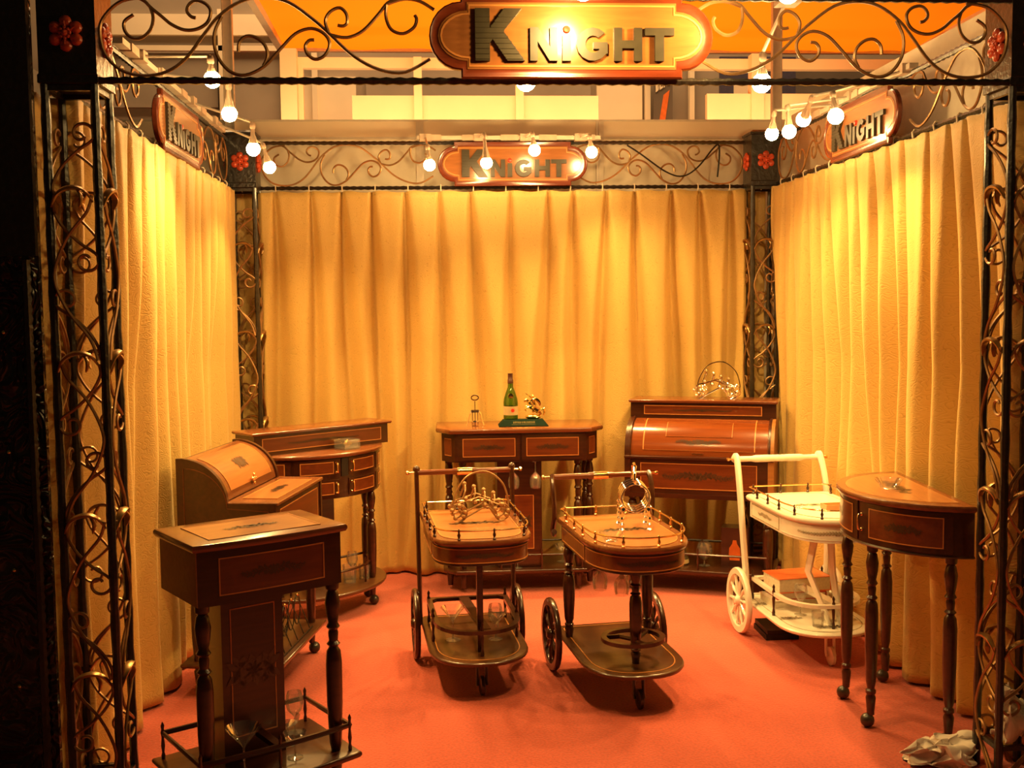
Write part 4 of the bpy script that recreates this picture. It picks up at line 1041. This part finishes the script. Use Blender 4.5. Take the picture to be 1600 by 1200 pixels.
MB().lathe([(0, -.0022), (.009, -.002), (.009, 0), (0, 0)], 12, (.008, -.0352, .046), 'y').build('label_emblem', 'red', bt)
MB().lathe([(0, -.004), (.013, -.003), (.014, .0), (0, 0)], 14, (.0, -.0285, .118), 'y').build('gold_seal', 'gold', bt)
MB().lathe([(.0145, .178), (.0145, .196), (.0125, .199), (.0125, .225), (.013, .228), (.0, .229)], 14).build('capsule', 'boxred', bt)
hs = thing('horse_statuette', 'gilt statuette of a rider on a rearing horse on the green plinth', 'statuette'); place(hs, G_, .072, -.225, .851)
m = MB()
m.sphere((0, 0, .010), .030, 12, 6, (1.35, .8, .42))
m.tube(crom([(.030, 0, .038), (.018, 0, .044), (-.002, 0, .056), (-.016, 0, .070)], 4), [.012, .015, .0165, .016, .0155, .015, .0145, .0145, .0145, .015, .0145, .0135, .011], 8)
m.tube([(-.014, 0, .072), (-.026, 0, .090), (-.030, 0, .097)], [.012, .008, .006], 8)
m.tube([(-.028, 0, .098), (-.040, 0, .090), (-.044, 0, .086)], [.0075, .006, .004], 8)
m.tube([(-.020, -.004, .088), (-.026, -.004, .102)], [.003, .001], 5)
for s in (-1, 1):
    m.tube([(.028, s*.009, .036), (.036, s*.010, .024), (.026, s*.010, .014), (.028, s*.010, .006)], [.009, .006, .004, .005], 6)
    m.tube([(-.016, s*.008, .064), (-.036, s*.009, .058+.004*s), (-.040, s*.009, .044), (-.034, s*.009, .040)], [.007, .0045, .0035, .004], 6)
m.tube(crom([(.038, 0, .044), (.052, 0, .050), (.056, 0, .032), (.050, 0, .016)], 4), [.004, .005, .006, .007, .007, .007, .006, .006, .005, .005, .004, .003, .002], 6)
m.build('horse', 'gold', hs)
m = MB()
m.tube([(.008, 0, .064), (.004, 0, .080), (.000, 0, .098), (-.001, 0, .104)], [.010, .009, .011, .005], 8); m.sphere((-.002, 0, .111), .0075, 8, 6)
for s in (-1, 1):
    m.tube([(.006, s*.008, .066), (-.004, s*.016, .052), (.002, s*.016, .036), (-.004, s*.016, .033)], [.0065, .0055, .004, .004], 6)
m.tube([(.000, -.010, .097), (-.012, -.014, .092), (-.024, -.008, .084)], [.005, .004, .0035], 6)
m.tube([(.000, .010, .097), (-.014, .014, .108), (-.026, .012, .120)], [.005, .004, .0035], 6)
m.tube(crom([(.004, 0, .100), (.020, 0, .094), (.032, 0, .078), (.034, 0, .064)], 3), [.004, .006, .008, .009, .009, .009, .008, .007, .005, .003], 6, flat=.4)
m.build('rider', 'gold', hs)
MB().tube([(-.036, .012, .126), (-.014, .012, .108)], .0022, 5).build('raised_sword', 'gold', hs)
# silver bottle cradle on the right roll-top
def cradle(name, label, P, lx, ly, lz, mat, rz=0, beads=True, sc=1.0):
    t = thing(name, label, 'wine cradle'); place(t, P, lx, ly, lz, rz); t.scale = (sc, sc, sc)
    MB().tube(crom([(-.085, 0, .03), (-.075, 0, .09), (-.035, 0, .150), (.03, 0, .165), (.085, 0, .125), (.105, 0, .06), (.098, 0, .015)], 6), [.003]*37, 6).build('hoop_handle', mat, t)
    for s in (-1, 1):
        m = MB(); y = s*.036
        for cx_ in (-.07, .075):
            sp = spiral((cx_, .036), .034, .008, -PI/2, 2.3*PI, 26); m.tube([(a, y, b) for a, b in sp], .003, 6)
        m.tube(crom([(-.07, y, .002), (-.02, y, .03), (.03, y, .05), (.06, y, .01), (.075, y, .002)], 5), .003, 6)
        m.tube([(-.085, y, .06), (.0, y, .085), (.085, y, .05)], .003, 6)
        m.build('scroll_side', mat, t)
    m = MB()
    for i in range(4):
        x = -.055+.033*i; z = .108-.012*i; m.tube(crom([(x, -.036, z-.03), (x+.01, -.030, z), (x+.012, 0, z+.016), (x+.01, .030, z), (x, .036, z-.03)], 4), .003, 6)
    m.build('neck_ribs', mat, t)
    bm_ = MB().sphere((0, 0, 0), .0085, 8, 6).mesh('bead', mat)
    for i in range(4): x = -.045+.033*i; link('bead', bm_, t, (x, 0, .126-.012*i)); link('bead', bm_, t, (x, -.034, .08-.012*i))
    for s in (-1, 1):
        for cx_ in (-.07, .075):
            for e in range(5): link('bead', bm_, t, (cx_+.022*math.cos(e*1.4), s*.040, .036+.022*math.sin(e*1.4)))
    return t
cradle('wine_cradle', 'silver wire wine cradle with hoop handle on top of the right roll-top cabinet', F_, .060, -.115, .938, 'silver', 0, sc=1.12)
cradle('wine_cradle', 'dark wire wine cradle with hoop handle on the left of the two mahogany trolleys', B1, .02, -.22, .602, 'bronze', 0, sc=1.12)
# silver ring holder on trolley B2
rh = thing('ring_bottle_holder', 'silver bottle holder of rings on feet with a swan-neck handle', 'bottle holder'); place(rh, B2, .045, -.24, .602, -.2)
for i in range(4):
    y = -.055+.037*i
    MB().tube([(.050*math.cos(a), y, .118+.050*math.sin(a)) for a in [2*PI*k/22 for k in range(22)]], .0042, 6, closed=True).build('ring', 'silver', rh)
for sx in (-1, 1):
    MB().tube(crom([(sx*.045, -.07, .078), (sx*.048, 0, .070), (sx*.045, .07, .078)], 6), [.006+.002*(i % 2) for i in range(13)], 8).build('side_rail', 'silver', rh)
    for y in (-.062, .062):
        MB().lathe([(.010, 0), (.012, .004), (.007, .010), (.010, .022), (.005, .030), (.009, .042), (.005, .050), (.010, .062), (.006, .078), (.009, .088), (0, .094)], 10).build('foot', 'silver', rh).location = (sx*.050, y, 0)
MB().tube(crom([(0, -.055, .168), (-.004, -.058, .195), (0, -.035, .225), (0, .0, .232), (0, .035, .215), (0, .055, .180), (0, .056, .168)], 5), [.0055+.0015*((i//2) % 2) for i in range(31)], 8).build('swan_handle', 'silver', rh)
# decanter, boxed bottle
dc = thing('decanter', 'clear glass decanter with dark stopper on the right roll-top shelf', 'decanter'); place(dc, F_, -.105, -.24, .122)
MB().lathe([(0, 0), (.045, 0), (.048, .006), (.046, .03), (.030, .075), (.016, .105), (.013, .13), (0, .13)], 16).build('glass_body', 'liquor', dc)
MB().lathe([(.014, .128), (.015, .16), (.010, .162), (.012, .175), (0, .178)], 12).build('stopper', 'rubber', dc)
MB().shell([(.0485, .008), (.047, .028)], 16).build('label', 'label', dc)
bx = thing('bottle_box', 'dark red carton with an orange bottle picture on the right roll-top shelf', 'box'); place(bx, F_, .165, -.18, .122)
MB().box(-.065, .065, -.05, .05, 0, .19).build('carton', 'boxred', bx, smooth=False)
m = MB(); poly(m, [(-.024, .03), (.024, .03), (.028, .06), (.026, .09), (.012, .112), (.008, .13), (-.008, .13), (-.012, .112), (-.026, .09), (-.028, .06)], -.0515, -.05); m.build('bottle_picture', 'amber', bx, smooth=False)
# books on the white trolley
def book(label, P, lx, ly, z, w, d, h, cov, rz):
    t = thing('book', label, 'book', group='books on the white trolley'); place(t, P, lx, ly, z, rz)
    m = MB(); m.box(-w/2, w/2, -d/2, d/2, 0, .003); m.box(-w/2, w/2, -d/2, d/2, h-.003, h); m.box(w/2-.003, w/2, -d/2, d/2, 0, h); m.build('cover', cov, t, smooth=False)
    MB().box(-w/2+.004, w/2-.004, -d/2+.004, d/2-.004, .003, h-.003).build('pages', 'page', t, smooth=False)
book('white book at the bottom of the stack on the white trolley', WT, -.015, -.085, .150, .23, .155, .035, 'bookw', .05)
book('red book in the middle of the stack on the white trolley', WT, -.0, -.085, .185, .21, .15, .030, 'bookr', -.04)
book('orange book on top of the stack on the white trolley', WT, .005, -.08, .215, .235, .16, .060, 'bookc', .08)
ab = thing('small_dish', 'small pale rectangular dish on top of the white trolley', 'dish'); place(ab, WT, .045, -.37, .602, .0)
q = [(-.05, -.03), (.05, -.03), (.05, .03), (-.05, .03)]; m = MB(); m.ring(q, [(a*.88, b*.82) for a, b in q], 0, .020); m.build('rim', 'line', ab, smooth=False); MB().box(-.048, .048, -.028, .028, 0, .005).build('base', 'page', ab, smooth=False)
for i, (h, w) in enumerate(((.022, .14), (.018, .13))):
    tag(MB().box(-w/2, w/2, -.09, .09, 0, h).build('folder', 'black', smooth=False), ['lower dark folder on the floor under the white trolley', 'upper dark folder on the floor under the white trolley'][i], 'folder', 'folders on the floor').location = (1.06, -1.19, .001+.024*i)
# crumpled tissue
def crumple(name, mat, label, cat, loc, r, seed, sc):
    import bmesh
    bm = bmesh.new(); bmesh.ops.create_icosphere(bm, subdivisions=5, radius=1)
    for v in bm.verts:
        p = v.co.copy(); q = p*1.1+Vector((seed, 0, 0))
        n1 = noise.noise_vector(q); n2 = noise.noise_vector(q*2.4+Vector((3, 1, 8))); n3 = noise.noise_vector(q*5)
        c = (p*.72+n1*.75+n2*.36+n3*.08)*r; c = Vector((c.x*sc[0], c.y*sc[1], c.z*sc[2])); c.z = max(c.z, -r*sc[2]*.5); v.co = c
    mz = min(v.co.z for v in bm.verts)
    for v in bm.verts: v.co.z -= mz
    me = bpy.data.meshes.new(name); bm.to_mesh(me); bm.free(); me.materials.append(M[mat])
    me.polygons.foreach_set('use_smooth', [True]*len(me.polygons)); me.set_sharp_from_angle(angle=.6)
    o = link(name, me); o.location = loc; return tag(o, label, cat)
crumple('crumpled_cloth', 'tissue', 'crumpled white tissue lying on the red carpet by the right post', 'tissue', (1.160, -2.515, 0), .105, 4.3, (1.1, .75, .62))
crumple('plastic_bag', 'bookw', 'crumpled plastic bag standing inside the front right post', 'bag', (XP+.01, -DEP+HP, .112), .085, 9.1, (.7, .7, 1.3))

# dark embossed screen in the left foreground
ds = thing('embossed_screen', 'black embossed panel with studs at the far left edge', 'screen', (-1.675, -DEP-.02, 0))
MB().box(-.25, .262, -.0, .018, 0, 2.6).build('panel', 'relief', ds, smooth=False)
MB().box(-.25, .262, -.02, .0, 1.56, 2.6).build('upper_frame', 'iron', ds, smooth=False)
n = 120; MB().tube([(.232, -.010, 1.55*i/n) for i in range(n+1)], [.010 if i % 2 else .013 for i in range(n+1)], 6).build('beaded_trim', 'iron', ds)
sm = MB().sphere((0, 0, 0), .006, 8, 5).mesh('stud', 'gold')
for z in (.40, .72, 1.04, 1.36): link('stud', sm, ds, (.165, -.003, z))
for z in (1.62, 1.80): link('stud', sm, ds, (.150, -.023, z))
